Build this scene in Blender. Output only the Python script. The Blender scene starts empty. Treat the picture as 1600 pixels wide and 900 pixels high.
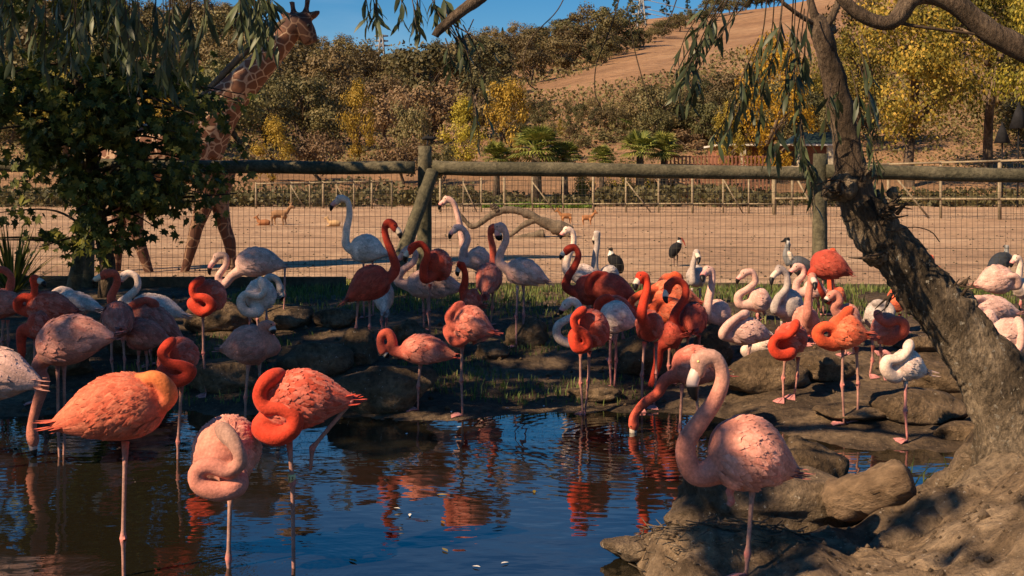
import bpy, bmesh, math, random
import numpy as np
from mathutils import Vector, noise, Matrix

random.seed(7); rng = np.random.default_rng(7)
SC = bpy.context.scene
C = SC.collection

# ------------------------------------------------------------------ camera
FPX, CX, HY, CH = 1800.0, 800.0, 285.0, 1.65        # focal length in photo pixels, principal column, horizon row, eye height
cam_d = bpy.data.cameras.new('camera'); cam = bpy.data.objects.new('camera', cam_d); C.objects.link(cam)
cam.location = (0, 0, CH); cam.rotation_euler = (math.radians(90), 0, 0)
cam_d.sensor_width = 36; cam_d.lens = FPX / 1600 * 36
cam_d.shift_y = -(450 - HY) / 1600
cam_d.clip_start = 0.05; cam_d.clip_end = 3000
SC.camera = cam

# ------------------------------------------------------------------ world, sun, exposure
SUN_EL = math.radians(40)
SDX, SDY = 0.84, 0.54                                # the way shadows fall on the ground
W = bpy.data.worlds.new('World'); SC.world = W; W.use_nodes = True
wn = W.node_tree.nodes; wl = W.node_tree.links
bg = wn['Background']
sky = wn.new('ShaderNodeTexSky'); sky.sky_type = 'NISHITA'; sky.sun_disc = False
sky.sun_elevation = SUN_EL
sky.sun_rotation = math.atan2(-SDX, -SDY)
sky.air_density = 1.0; sky.dust_density = 0.15; sky.ozone_density = 4.0
hs = wn.new('ShaderNodeHueSaturation'); hs.inputs['Saturation'].default_value = 1.45
wl.new(sky.outputs[0], hs.inputs['Color'])
# faint high cloud, the same all over the sky
wtc = wn.new('ShaderNodeTexCoord'); wmp = wn.new('ShaderNodeMapping'); wmp.inputs['Scale'].default_value = (1.2, 1.2, 7.0)
wno = wn.new('ShaderNodeTexNoise'); wno.inputs['Scale'].default_value = 3.2; wno.inputs['Detail'].default_value = 6
wrp = wn.new('ShaderNodeMapRange'); wrp.inputs[1].default_value = .48; wrp.inputs[2].default_value = .80; wrp.inputs[4].default_value = .28
whz = wn.new('ShaderNodeHueSaturation'); whz.inputs['Saturation'].default_value = .55; whz.inputs['Value'].default_value = 1.5
wmx = wn.new('ShaderNodeMix'); wmx.data_type = 'RGBA'
wl.new(wtc.outputs['Generated'], wmp.inputs[0]); wl.new(wmp.outputs[0], wno.inputs['Vector']); wl.new(wno.outputs[0], wrp.inputs[0])
wl.new(sky.outputs[0], whz.inputs['Color']); wl.new(wrp.outputs[0], wmx.inputs[0]); wl.new(hs.outputs[0], wmx.inputs[6]); wl.new(whz.outputs[0], wmx.inputs[7])
wl.new(wmx.outputs[2], bg.inputs['Color'])
bg.inputs['Strength'].default_value = 0.058
sun_d = bpy.data.lights.new('sun', 'SUN'); sun = bpy.data.objects.new('sun', sun_d); C.objects.link(sun)
sun_d.energy = 4.9; sun_d.angle = math.radians(0.5); sun_d.color = (1.0, 0.75, 0.48)
dv = Vector((SDX * math.cos(SUN_EL), SDY * math.cos(SUN_EL), -math.sin(SUN_EL)))
sun.rotation_euler = dv.to_track_quat('-Z', 'Y').to_euler()
vs = SC.view_settings
vs.view_transform = 'Standard'; vs.look = 'None'; vs.gamma = 1.0; vs.use_curve_mapping = False
vs.exposure = 0.75
SC.cycles.use_denoising = True
SC.cycles.max_bounces = 6; SC.cycles.diffuse_bounces = 3; SC.cycles.glossy_bounces = 3
SC.cycles.transmission_bounces = 3; SC.cycles.caustics_reflective = False; SC.cycles.caustics_refractive = False

# ------------------------------------------------------------------ helpers
def P(x, y, Y):
    return np.array([(x - CX) / FPX * Y, Y, CH - (y - HY) / FPX * Y])

def sm(a, b, t):
    u = min(1.0, max(0.0, (t - a) / (b - a))); return u * u * (3 - 2 * u)

def lin(t, xs, ys): return float(np.interp(t, xs, ys))

def nz(x, y, s, seed=0.0): return noise.noise(Vector((x * s + seed, y * s - seed, seed * 1.7)))

def link(o, parent=None):
    C.objects.link(o)
    if parent is not None:
        o.parent = parent; o.matrix_parent_inverse = parent.matrix_basis.inverted()
    return o

def mesh(name, V, F, mat=None, smooth=True):
    m = bpy.data.meshes.new(name)
    m.from_pydata([tuple(v) for v in V], [], [tuple(f) for f in F]); m.update()
    if smooth: m.polygons.foreach_set('use_smooth', [True] * len(m.polygons))
    if mat is not None:
        for k in (mat if isinstance(mat, (list, tuple)) else [mat]): m.materials.append(k)
    return m

def obj(name, me, parent=None, **props):
    o = bpy.data.objects.new(name, me); link(o, parent)
    for k, v in props.items(): o[k] = v
    return o

def empty(name, loc, label, cat, group=None):
    o = bpy.data.objects.new(name, None); o.location = loc; o.empty_display_size = 0.1
    C.objects.link(o); o['label'] = label; o['category'] = cat
    if group: o['group'] = group
    return o

def setcol(me, cols):
    a = me.color_attributes.new('Col', 'FLOAT_COLOR', 'POINT')
    c = np.ones((len(me.vertices), 4), dtype=np.float32); c[:, :3] = cols
    a.data.foreach_set('color', c.ravel())

def catmull(pts, n):
    """pts: N x k, resampled to n points by a centripetal-ish Catmull-Rom spline."""
    p = np.asarray(pts, float)
    if len(p) == 2: return np.array([p[0] + (p[1] - p[0]) * t for t in np.linspace(0, 1, n)])
    d = np.linalg.norm(np.diff(p[:, :3], axis=0), axis=1); d = np.maximum(d, 1e-5)
    s = np.concatenate([[0], np.cumsum(d)])
    q = np.vstack([2 * p[0] - p[1], p, 2 * p[-1] - p[-2]])
    out = []
    for t in np.linspace(0, s[-1], n):
        i = min(len(p) - 2, max(0, int(np.searchsorted(s, t, 'right') - 1)))
        u = (t - s[i]) / d[i]
        a, b, c_, e = q[i], q[i + 1], q[i + 2], q[i + 3]
        out.append(0.5 * ((2 * b) + (-a + c_) * u + (2 * a - 5 * b + 4 * c_ - e) * u * u + (-a + 3 * b - 3 * c_ + e) * u ** 3))
    return np.array(out)

def tube(pts, rad, seg=12, up=None, wf=1.0, cap=True):
    """closed swept tube -> V, F ; with `up` the section is an ellipse (rad high, rad*wf wide)."""
    p = np.asarray(pts, float); n = len(p)
    r = np.broadcast_to(np.asarray(rad, float), (n,))
    t = np.gradient(p, axis=0); t /= np.maximum(np.linalg.norm(t, axis=1, keepdims=True), 1e-9)
    V = []; ref = None
    for i in range(n):
        if up is not None:
            v = np.asarray(up, float) - np.dot(up, t[i]) * t[i]
            if np.linalg.norm(v) < 1e-3: v = np.array([1.0, 0, 0])
        else:
            if ref is None:
                ref = np.array([0, 0, 1.0]) if abs(t[i][2]) < .9 else np.array([0, 1.0, 0])
            v = ref - np.dot(ref, t[i]) * t[i]
        v = v / np.linalg.norm(v); ref = v
        u = np.cross(t[i], v)
        for k in range(seg):
            a = 2 * math.pi * k / seg
            V.append(p[i] + v * math.cos(a) * r[i] + u * math.sin(a) * r[i] * wf)
    F = []
    for i in range(n - 1):
        for k in range(seg):
            a = i * seg + k; b = i * seg + (k + 1) % seg
            F.append((a, b, b + seg, a + seg))
    if cap:
        F.append(tuple(range(seg))[::-1]); F.append(tuple(range((n - 1) * seg, n * seg)))
    return V, F

class MB:
    def __init__(s): s.V = []; s.F = []; s.Ccol = []
    def add(s, vf, col=None):
        o = len(s.V); s.V += list(vf[0]); s.F += [tuple(i + o for i in f) for f in vf[1]]
        if col is not None: s.Ccol += [col] * len(vf[0])
        return s
    def build(s, name, mat, parent=None, smooth=True, **props):
        me = mesh(name, s.V, s.F, mat, smooth)
        if s.Ccol: setcol(me, np.array(s.Ccol))
        return obj(name, me, parent, **props)

def box(a, b):
    x0, y0, z0 = a; x1, y1, z1 = b
    V = [(x0, y0, z0), (x1, y0, z0), (x1, y1, z0), (x0, y1, z0), (x0, y0, z1), (x1, y0, z1), (x1, y1, z1), (x0, y1, z1)]
    F = [(0, 3, 2, 1), (4, 5, 6, 7), (0, 1, 5, 4), (1, 2, 6, 5), (2, 3, 7, 6), (3, 0, 4, 7)]
    return V, F

_tmp = None
def remesh(V, F, voxel, smooth_it=3):
    """union of closed shells as one continuous skin."""
    me = mesh('tmp', V, F, None, True)
    o = bpy.data.objects.new('tmp', me); C.objects.link(o)
    m = o.modifiers.new('r', 'REMESH'); m.mode = 'VOXEL'; m.voxel_size = voxel; m.use_smooth_shade = True
    s = o.modifiers.new('s', 'SMOOTH'); s.factor = 0.5; s.iterations = smooth_it
    dg = bpy.context.evaluated_depsgraph_get()
    res = bpy.data.meshes.new_from_object(o.evaluated_get(dg))
    bpy.data.objects.remove(o); bpy.data.meshes.remove(me)
    nv = len(res.vertices); A = np.empty(nv * 3); res.vertices.foreach_get('co', A); A = A.reshape(-1, 3)
    Fo = [tuple(p.vertices) for p in res.polygons]
    bpy.data.meshes.remove(res)
    return A, Fo

# ------------------------------------------------------------------ materials
def nodemat(name):
    m = bpy.data.materials.new(name); m.use_nodes = True
    nt = m.node_tree; b = nt.nodes['Principled BSDF']; return m, nt, b

def ramp(nt, fac, stops):
    r = nt.nodes.new('ShaderNodeValToRGB'); e = r.color_ramp.elements
    while len(e) > 1: e.remove(e[-1])
    e[0].position = stops[0][0]; e[0].color = (*stops[0][1], 1)
    for p, c in stops[1:]:
        k = e.new(p); k.color = (*c, 1)
    nt.links.new(fac, r.inputs[0]); return r.outputs[0]

def tex(nt, kind, scale, detail=6, coord='Object', rough=.6, stretch=None, **kw):
    tc = nt.nodes.new('ShaderNodeTexCoord'); out = tc.outputs[coord]
    if stretch:
        mp = nt.nodes.new('ShaderNodeMapping'); mp.inputs['Scale'].default_value = stretch
        nt.links.new(out, mp.inputs[0]); out = mp.outputs[0]
    t = nt.nodes.new('ShaderNodeTex' + kind); nt.links.new(out, t.inputs['Vector'])
    t.inputs['Scale'].default_value = scale
    if kind == 'Noise':
        t.inputs['Detail'].default_value = detail; t.inputs['Roughness'].default_value = rough
    for k, v in kw.items(): setattr(t, k, v)
    return t

def mixc(nt, fac, a, b, mode='MIX'):
    n = nt.nodes.new('ShaderNodeMix'); n.data_type = 'RGBA'; n.blend_type = mode
    for s, v in ((0, fac), (6, a), (7, b)):
        if isinstance(v, (int, float)): n.inputs[s].default_value = v
        elif isinstance(v, tuple): n.inputs[s].default_value = (*v, 1)
        else: nt.links.new(v, n.inputs[s])
    return n.outputs[2]

def bump(nt, b, h, strength, dist=0.02):
    n = nt.nodes.new('ShaderNodeBump'); n.inputs['Strength'].default_value = strength; n.inputs['Distance'].default_value = dist
    nt.links.new(h, n.inputs['Height']); nt.links.new(n.outputs[0], b.inputs['Normal']); return n

def rough_mat(name, stops, s1, s2, bs=.5, bd=.02, rough=.9, s3=None, coord='Object', stretch=None, lo=.55, hi=1.25, crack=None):
    m, nt, b = nodemat(name)
    t1 = tex(nt, 'Noise', s1, 8, coord, stretch=stretch); t2 = tex(nt, 'Noise', s2, 8, coord, .7, stretch=stretch)
    c1 = ramp(nt, t1.outputs[0], stops)
    g = ramp(nt, t2.outputs[0], [(.3, (lo, lo, lo)), (.7, (hi, hi * .98, hi * .96))])
    c = mixc(nt, 1.0, c1, g, 'MULTIPLY')
    vo = None
    if crack:
        vo = tex(nt, 'Voronoi', crack[0], stretch=crack[1], feature='DISTANCE_TO_EDGE')
        k = ramp(nt, vo.outputs['Distance'], [(0, (.4, .38, .36)), (.10, (.9, .9, .9)), (.3, (1.1, 1.1, 1.1))]); c = mixc(nt, .7, c, k, 'MULTIPLY')
    if s3:
        v = tex(nt, 'Noise', s3[0], 3, coord)
        f = ramp(nt, v.outputs[0], [(s3[1], (0, 0, 0)), (s3[1] + .03, (1, 1, 1))])
        c = mixc(nt, f, c, s3[2])
    nt.links.new(c, b.inputs['Base Color']); b.inputs['Roughness'].default_value = rough
    b.inputs['Specular IOR Level'].default_value = .25
    mx = nt.nodes.new('ShaderNodeMath'); mx.operation = 'ADD'
    nt.links.new(t1.outputs[0], mx.inputs[0]); nt.links.new(t2.outputs[0], mx.inputs[1])
    hh = mx.outputs[0]
    if vo is not None:
        mm = nt.nodes.new('ShaderNodeMath'); mm.operation = 'MULTIPLY_ADD'; mm.inputs[1].default_value = 1.2
        nt.links.new(vo.outputs['Distance'], mm.inputs[0]); nt.links.new(hh, mm.inputs[2]); hh = mm.outputs[0]
    bump(nt, b, hh, bs, bd)
    return m

def leaf_mat(name, c1, c2, c3=None, trans=.3, rough=.6, scale=3.0):
    m, nt, b = nodemat(name)
    oi = nt.nodes.new('ShaderNodeObjectInfo')
    geo = nt.nodes.new('ShaderNodeNewGeometry')
    stops = [(0, c1), (1, c2)] if c3 is None else [(0, c1), (.55, c2), (1, c3)]
    add = nt.nodes.new('ShaderNodeMath'); add.operation = 'MULTIPLY_ADD'
    nt.links.new(geo.outputs['Random Per Island'], add.inputs[0]); add.inputs[1].default_value = .75
    sc = nt.nodes.new('ShaderNodeMath'); sc.operation = 'MULTIPLY'; sc.inputs[1].default_value = .25
    nt.links.new(oi.outputs['Random'], sc.inputs[0]); nt.links.new(sc.outputs[0], add.inputs[2])
    c = ramp(nt, add.outputs[0], stops)
    hsv = nt.nodes.new('ShaderNodeHueSaturation')
    mr = nt.nodes.new('ShaderNodeMapRange'); mr.inputs[3].default_value = .7; mr.inputs[4].default_value = 1.25
    nt.links.new(oi.outputs['Random'], mr.inputs[0]); nt.links.new(mr.outputs[0], hsv.inputs['Value'])
    mr2 = nt.nodes.new('ShaderNodeMapRange'); mr2.inputs[3].default_value = .482; mr2.inputs[4].default_value = .515
    m3 = nt.nodes.new('ShaderNodeMath'); m3.operation = 'FRACT'
    m4 = nt.nodes.new('ShaderNodeMath'); m4.operation = 'MULTIPLY'; m4.inputs[1].default_value = 17.3
    nt.links.new(oi.outputs['Random'], m4.inputs[0]); nt.links.new(m4.outputs[0], m3.inputs[0])
    nt.links.new(m3.outputs[0], mr2.inputs[0]); nt.links.new(mr2.outputs[0], hsv.inputs['Hue'])
    nt.links.new(c, hsv.inputs['Color'])
    nt.links.new(hsv.outputs[0], b.inputs['Base Color']); b.inputs['Roughness'].default_value = rough
    b.inputs['Specular IOR Level'].default_value = .3
    if trans:
        tr = nt.nodes.new('ShaderNodeBsdfTranslucent'); nt.links.new(hsv.outputs[0], tr.inputs['Color'])
        mx = nt.nodes.new('ShaderNodeMixShader'); mx.inputs[0].default_value = trans
        nt.links.new(b.outputs[0], mx.inputs[1]); nt.links.new(tr.outputs[0], mx.inputs[2])
        nt.links.new(mx.outputs[0], nt.nodes['Material Output'].inputs['Surface'])
    return m

def attr_mat(name, rough=.75, bs=.3, scale=60, var=.35, stretch=None, sheen=0.0, vscale=9):
    m, nt, b = nodemat(name)
    a = nt.nodes.new('ShaderNodeAttribute'); a.attribute_name = 'Col'
    t1 = tex(nt, 'Noise', vscale, 6); t2 = tex(nt, 'Noise', scale, 5, stretch=stretch)
    lo, hi = 1 - var, 1 + var
    g = ramp(nt, t1.outputs[0], [(.3, (lo, lo, lo)), (.7, (hi, hi, hi))])
    c = mixc(nt, 1.0, a.outputs['Color'], g, 'MULTIPLY')
    t3_ = tex(nt, 'Noise', scale * .9, 4); g3 = ramp(nt, t3_.outputs[0], [(.32, (1 - var * .8,) * 3), (.68, (1 + var * .5,) * 3)]); c = mixc(nt, 1.0, c, g3, 'MULTIPLY')
    nt.links.new(c, b.inputs['Base Color']); b.inputs['Roughness'].default_value = rough
    b.inputs['Specular IOR Level'].default_value = .2
    if sheen: b.inputs['Sheen Weight'].default_value = sheen
    bump(nt, b, t2.outputs[0], bs, .01)
    return m

M = {}
M['bank'] = rough_mat('bank_mud', [(.28, (.03, .021, .013)), (.47, (.11, .074, .044)), (.70, (.26, .18, .108))], 1.7, 16, 1.0, .09, .85, s3=(42, .67, (.36, .29, .21)), lo=.35, hi=1.5)
M['paddock'] = rough_mat('paddock_dirt', [(.3, (.29, .178, .108)), (.5, (.46, .292, .178)), (.7, (.57, .39, .25))], .55, 7, 1.0, .12, .95, s3=(4.5, .63, (.13, .085, .05)), stretch=(.55, 1, 1), lo=.6, hi=1.3)
M['hill'] = rough_mat('dry_hill_grass', [(.3, (.19, .102, .052)), (.5, (.29, .165, .086)), (.7, (.36, .22, .12))], .05, .6, .8, .5, .95)
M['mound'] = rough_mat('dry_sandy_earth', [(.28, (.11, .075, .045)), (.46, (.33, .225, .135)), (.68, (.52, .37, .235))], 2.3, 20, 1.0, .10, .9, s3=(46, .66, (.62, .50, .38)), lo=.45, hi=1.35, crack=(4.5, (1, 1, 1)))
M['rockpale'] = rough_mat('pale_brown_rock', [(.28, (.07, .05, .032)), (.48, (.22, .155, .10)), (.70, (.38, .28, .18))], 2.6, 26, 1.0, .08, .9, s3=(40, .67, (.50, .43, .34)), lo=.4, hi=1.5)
M['rock'] = rough_mat('brown_rock', [(.28, (.045, .031, .019)), (.48, (.155, .103, .058)), (.70, (.31, .215, .13))], 2.6, 24, 1.0, .07, .9, s3=(36, .68, (.42, .37, .30)), lo=.4, hi=1.5)
M['bark'] = rough_mat('rough_bark', [(.3, (.035, .026, .016)), (.47, (.14, .103, .066)), (.66, (.36, .275, .185))], 4.5, 42, 1.0, .09, .95, s3=(34, .64, (.38, .33, .26)), lo=.25, hi=1.7, stretch=(1.3, 1.3, .6))
M['barksmooth'] = rough_mat('smooth_bark', [(.3, (.04, .028, .017)), (.52, (.13, .09, .06)), (.72, (.25, .185, .125))], 6, 48, .9, .04, .9, lo=.4, hi=1.5, stretch=(1.4, 1.4, .5))
M['twig'] = rough_mat('twig_bark', [(.3, (.03, .02, .012)), (.7, (.09, .06, .038))], 10, 50, .4, .01, .9)
M['timber'] = rough_mat('weathered_green_timber', [(.3, (.05, .048, .028)), (.5, (.105, .092, .056)), (.72, (.19, .16, .10))], 2.5, 22, .7, .03, .85, lo=.4, hi=1.4)
M['kerb'] = rough_mat('dark_timber', [(.3, (.06, .048, .032)), (.7, (.17, .13, .085))], 3, 22, .6, .02, .9)
M['pale_timber'] = rough_mat('pale_timber', [(.3, (.22, .17, .11)), (.7, (.36, .29, .19))], 2, 14, .3, .02, .9)
M['driftwood'] = rough_mat('driftwood', [(.3, (.09, .065, .043)), (.7, (.25, .19, .13))], 3, 20, .8, .04, .9)
M['logwood'] = rough_mat('broken_log_wood', [(.3, (.13, .08, .045)), (.7, (.34, .23, .14))], 6, 40, .9, .03, .9, stretch=(.35, 1, 1))
M['wire'] = rough_mat('fence_wire', [(.3, (.05, .045, .035)), (.7, (.09, .08, .06))], 5, 20, 0, .01, .7)
M['metal'] = rough_mat('pylon_steel', [(.3, (.22, .23, .25)), (.7, (.32, .33, .35))], 1, 4, 0, .01, .6)
M['grass'] = leaf_mat('bank_grass', (.045, .075, .016), (.11, .15, .035), (.20, .19, .06), .2)
M['meadow'] = leaf_mat('bright_verge_grass', (.10, .15, .025), (.22, .25, .05), (.33, .30, .09), .2)
M['plumage'] = attr_mat('flamingo_plumage', .78, .30, 90, .30, None, .08, 14)
M['skin'] = attr_mat('small_animal_coat', .8, .2, 60, .15)
M['bill'] = attr_mat('bill_horn', .4, .05, 40, .05)
M['eye'] = attr_mat('eye', .2, 0, 10, 0)
M['willowleaf'] = leaf_mat('willow_leaf', (.018, .026, .012), (.045, .06, .026), (.10, .115, .05), .25, .45)
M['planeleaf'] = leaf_mat('plane_leaf', (.035, .046, .011), (.10, .112, .024), (.42, .34, .06), .45, .5)
M['oak'] = leaf_mat('oak_brown_leaf', (.070, .053, .019), (.150, .115, .043), (.235, .185, .075), .2)
M['oakdark'] = leaf_mat('oak_green_leaf', (.042, .044, .015), (.09, .082, .028), (.16, .13, .05), .2)
M['tan'] = leaf_mat('tan_leaf', (.13, .082, .036), (.22, .145, .065), (.31, .225, .11), .2)
M['yellow'] = leaf_mat('yellow_leaf', (.17, .145, .018), (.36, .26, .025), (.50, .36, .05), .3)
M['gold'] = leaf_mat('gold_leaf', (.34, .14, .010), (.50, .245, .018), (.56, .33, .035), .3)
M['syc'] = leaf_mat('sycamore_leaf', (.09, .095, .016), (.26, .215, .03), (.55, .36, .045), .3)
M['olive'] = leaf_mat('olive_leaf', (.07, .07, .022), (.15, .135, .05), (.25, .20, .08), .25)
M['conifer'] = leaf_mat('conifer_needles', (.012, .022, .010), (.03, .045, .02), None, .1)
M['hedge'] = leaf_mat('hedge_leaf', (.10, .17, .015), (.22, .32, .03), None, .2)
M['palm'] = leaf_mat('palm_frond', (.05, .075, .014), (.17, .19, .035), (.34, .32, .08), .2)
M['wall'] = rough_mat('cream_render', [(.3, (.50, .42, .30)), (.7, (.62, .54, .40))], 1, 8, .1, .01, .9)
M['roof'] = rough_mat('green_roof', [(.3, (.012, .025, .022)), (.7, (.025, .045, .04))], 2, 9, .2, .01, .6)
M['brick'] = rough_mat('red_brick_wall_shade', [(.3, (.22, .09, .05)), (.7, (.34, .15, .09))], 2, 9, .2, .01, .9)
M['dark'] = rough_mat('dark_cloth', [(.3, (.010, .010, .012)), (.7, (.02, .02, .022))], 3, 9, .1, .01, .9)
M['white'] = rough_mat('white_paint', [(.3, (.70, .66, .58)), (.7, (.80, .77, .70))], 1, 6, .1, .01, .8)

def water_mat():
    m, nt, b = nodemat('pond_water')
    b.inputs['Base Color'].default_value = (.012, .010, .006, 1); b.inputs['Roughness'].default_value = .015
    b.inputs['IOR'].default_value = 2.3
    tc = nt.nodes.new('ShaderNodeTexCoord')
    def nzt(s, stretch, det):
        mp = nt.nodes.new('ShaderNodeMapping'); mp.inputs['Scale'].default_value = stretch
        nt.links.new(tc.outputs['Object'], mp.inputs[0])
        t = nt.nodes.new('ShaderNodeTexNoise'); t.inputs['Scale'].default_value = s; t.inputs['Detail'].default_value = det
        nt.links.new(mp.outputs[0], t.inputs['Vector']); return t.outputs[0]
    a = nzt(2.6, (1, 1.3, 1), 2); c = nzt(9, (.7, 1.6, 1), 2)
    rings = []
    for cx, cy, sc, amp, rng_ in ((.76, 7.5, 9.5, 1.0, 2.6), (-2.9, 6.95, 9.0, .5, 2.6), (-1.63, 4.85, 22, .5, .55), (-1.21, 4.93, 22, .5, .5), (-.935, 4.93, 22, .5, .5), (-2.0, 6.9, 16, .5, .7)):
        mp = nt.nodes.new('ShaderNodeMapping'); mp.inputs['Location'].default_value = (-cx, -cy, 0)
        nt.links.new(tc.outputs['Object'], mp.inputs[0])
        w = nt.nodes.new('ShaderNodeTexWave'); w.wave_type = 'RINGS'; w.rings_direction = 'Z'; w.wave_profile = 'SIN'
        w.inputs['Scale'].default_value = sc * .42; w.inputs['Distortion'].default_value = 1.8; w.inputs['Detail'].default_value = 1.5
        nt.links.new(mp.outputs[0], w.inputs['Vector'])
        ln = nt.nodes.new('ShaderNodeVectorMath'); ln.operation = 'LENGTH'; nt.links.new(mp.outputs[0], ln.inputs[0])
        mr = nt.nodes.new('ShaderNodeMapRange'); mr.inputs[1].default_value = .1; mr.inputs[2].default_value = rng_
        mr.inputs[3].default_value = amp; mr.inputs[4].default_value = 0
        nt.links.new(ln.outputs['Value'], mr.inputs[0])
        k = nt.nodes.new('ShaderNodeMath'); k.operation = 'MULTIPLY'; nt.links.new(w.outputs['Fac'], k.inputs[0]); nt.links.new(mr.outputs[0], k.inputs[1])
        rings.append(k.outputs[0])
    def madd(x, f, y=None):
        k = nt.nodes.new('ShaderNodeMath'); k.operation = 'MULTIPLY_ADD'; nt.links.new(x, k.inputs[0]); k.inputs[1].default_value = f
        if y is not None: nt.links.new(y, k.inputs[2])
        else: k.inputs[2].default_value = 0
        return k.outputs[0]
    h = madd(a, 1.6); h = madd(c, .30, h); h = madd(rings[0], .16, h); h = madd(rings[1], .12, h)
    for q in rings[2:]: h = madd(q, .07, h)
    bump(nt, b, h, .060, .06)
    return m
M['water'] = water_mat()

def giraffe_mat():
    m, nt, b = nodemat('giraffe_coat')
    tc = nt.nodes.new('ShaderNodeTexCoord')
    n = nt.nodes.new('ShaderNodeTexNoise'); n.inputs['Scale'].default_value = 3; nt.links.new(tc.outputs['Object'], n.inputs['Vector'])
    mv = nt.nodes.new('ShaderNodeMix'); mv.data_type = 'VECTOR'; mv.inputs[0].default_value = .12
    nt.links.new(tc.outputs['Object'], mv.inputs[4]); nt.links.new(n.outputs['Color'], mv.inputs[5])
    v = nt.nodes.new('ShaderNodeTexVoronoi'); v.feature = 'DISTANCE_TO_EDGE'; v.inputs['Scale'].default_value = 5.2
    nt.links.new(mv.outputs[1], v.inputs['Vector'])
    f = ramp(nt, v.outputs['Distance'], [(.04, (.36, .23, .14)), (.075, (.12, .042, .016))])
    a = nt.nodes.new('ShaderNodeAttribute'); a.attribute_name = 'Col'
    c = mixc(nt, 1.0, f, a.outputs['Color'], 'MULTIPLY')
    nt.links.new(c, b.inputs['Base Color']); b.inputs['Roughness'].default_value = .8
    return m
M['giraffe'] = giraffe_mat()
# ------------------------------------------------------------------ terrain
def bank_z(X, Y):
    Ys = 8.2 - .95 * sm(1.0, 2.3, X) + .12 * math.sin(X * 1.9) + .08 * math.sin(X * 4.3 + 1)
    t = Y - Ys
    if t > 0: z = .34 * sm(-.6, 4.0, t) - .34 * sm(-.6, 4.0, 0) + .03 * min(t / .25, 1)
    else: z = -.40 * sm(0, 1.1, -t)
    m = 0
    # right bank beyond the channel
    z = max(z, -.4 + .58 * sm(2.45, 3.1, X + .10 * math.sin(Y * 3)))
    # foreground mound by the leaning tree
    xl = .20 + max(0, 5.02 - Y) * .55 + .05 * math.sin(Y * 9)
    m = sm(-.08, .42, X - xl) * sm(5.42, 5.05, Y - .10 * math.sin(X * 5))
    hgt = .07 + .05 * sm(.2, 1.0, X) + .30 * sm(1.45, 2.3, X) + .03 * math.sin(X * 6 + Y * 3)
    z = max(z, -.4 + (hgt + .4) * m)
    z = max(z, -.4 + .5 * sm(3.3, 2.6, Y))
    if Y < 5.6 and X > -.2:
        r1 = 1 - abs(nz(X, Y, 2.6, 11.0)) * 2.2; r2 = 1 - abs(nz(X * .7, Y, 7.0, 17.0)) * 2.2
        z += m * (.075 * (r1 - .5) + .030 * (r2 - .5))
    if z > -.05:
        k = min(1, (z + .05) / .1)
        z += k * (.028 * nz(X, Y, 2.3, 3.1) + .020 * nz(X, Y, 6.5, 8.2) + .010 * nz(X, Y, 15, 1.2) + .005 * nz(X, Y, 31, 5.2))
    return z

SKY_X = [-900, -300, 0, 120, 230, 340, 400, 470, 560, 620, 690, 760, 850, 950, 1010, 1130, 1215, 1400, 1600, 2400]
SKY_Y = [10, 5, -5, 5, 22, 12, 40, 78, 92, 100, 92, 72, 55, 30, 18, 12, 0, -40, -70, -90]
def hill_z(X, Y):
    xp = CX + FPX * X / max(Y, 1)
    zr = 1.65 + (HY - lin(xp, SKY_X, SKY_Y) - 10) * 380 / FPX
    s = (Y - 56) / (380 - 56)
    if s <= 1: z = .58 + (zr - .58) * max(0, s)
    else: z = zr - (Y - 380) * .12
    if Y > 75: z += sm(75, 140, Y) * (1.6 * nz(X, Y, .02, 4.0) + .5 * nz(X, Y, .07, 9.0))
    return z

def paddock_z(X, Y):
    z = lin(Y, [14, 20, 24, 38, 50, 58], [-.2, -.2, -.1, .2, .52, .60])
    return z + .03 * nz(X, Y, .5, 2.0) + .012 * nz(X, Y, 1.7, 6.0)

def gz(X, Y):
    if Y < 14.5: return bank_z(X, Y)
    if Y < 57: return paddock_z(X, Y)
    return hill_z(X, Y)

def hit(x, y, y0=3.6, y1=520., water=True):
    """depth at which the sight line through photo pixel (x, y) meets the ground (or the pond)."""
    Y = y0; st = .03
    while Y < y1:
        p = P(x, y, Y); g = gz(p[0], Y)
        if water and Y < 14.5: g = max(g, 0.0)
        if p[2] <= g: return Y
        Y += st if Y < 16 else (.25 if Y < 60 else 1.5)
    return None

def grid(name, xs, ys, fz, mat):
    V = [(x, y, fz(x, y)) for y in ys for x in xs]; n = len(xs)
    F = [(j * n + i, j * n + i + 1, (j + 1) * n + i + 1, (j + 1) * n + i) for j in range(len(ys) - 1) for i in range(n - 1)]
    return obj(name, mesh(name, V, F, mat), None, kind='structure')

def steps(*segs):
    out = []
    for a, b, s in segs: out += list(np.arange(a, b, s))
    return out + [segs[-1][1]]

g_ = grid('bank_ground', steps((-30, -9, 1.5), (-9, -4, .2), (-4, 0, .05), (0, 3, .026), (3, 4.2, .05), (4.2, 8, .2), (8, 30, 1.5)), steps((-8, 2, .8), (2, 4.2, .2), (4.2, 5.6, .026), (5.6, 10.5, .05), (10.5, 14.5, .1)), bank_z, M['bank'])
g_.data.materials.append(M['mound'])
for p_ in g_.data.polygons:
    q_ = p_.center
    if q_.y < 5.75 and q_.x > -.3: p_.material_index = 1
g_['label'] = 'dark muddy pond bank sloping from the fence into the water'
g_ = grid('paddock_ground', steps((-45, -15, 2), (-15, 15, .5), (15, 45, 2)), steps((14.3, 30, .35), (30, 58, .8)), lambda x, y: paddock_z(x, y) if y < 57 else hill_z(x, y), M['paddock'])
g_['label'] = 'bare tan dirt of the animal paddock beyond the fence'
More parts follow.
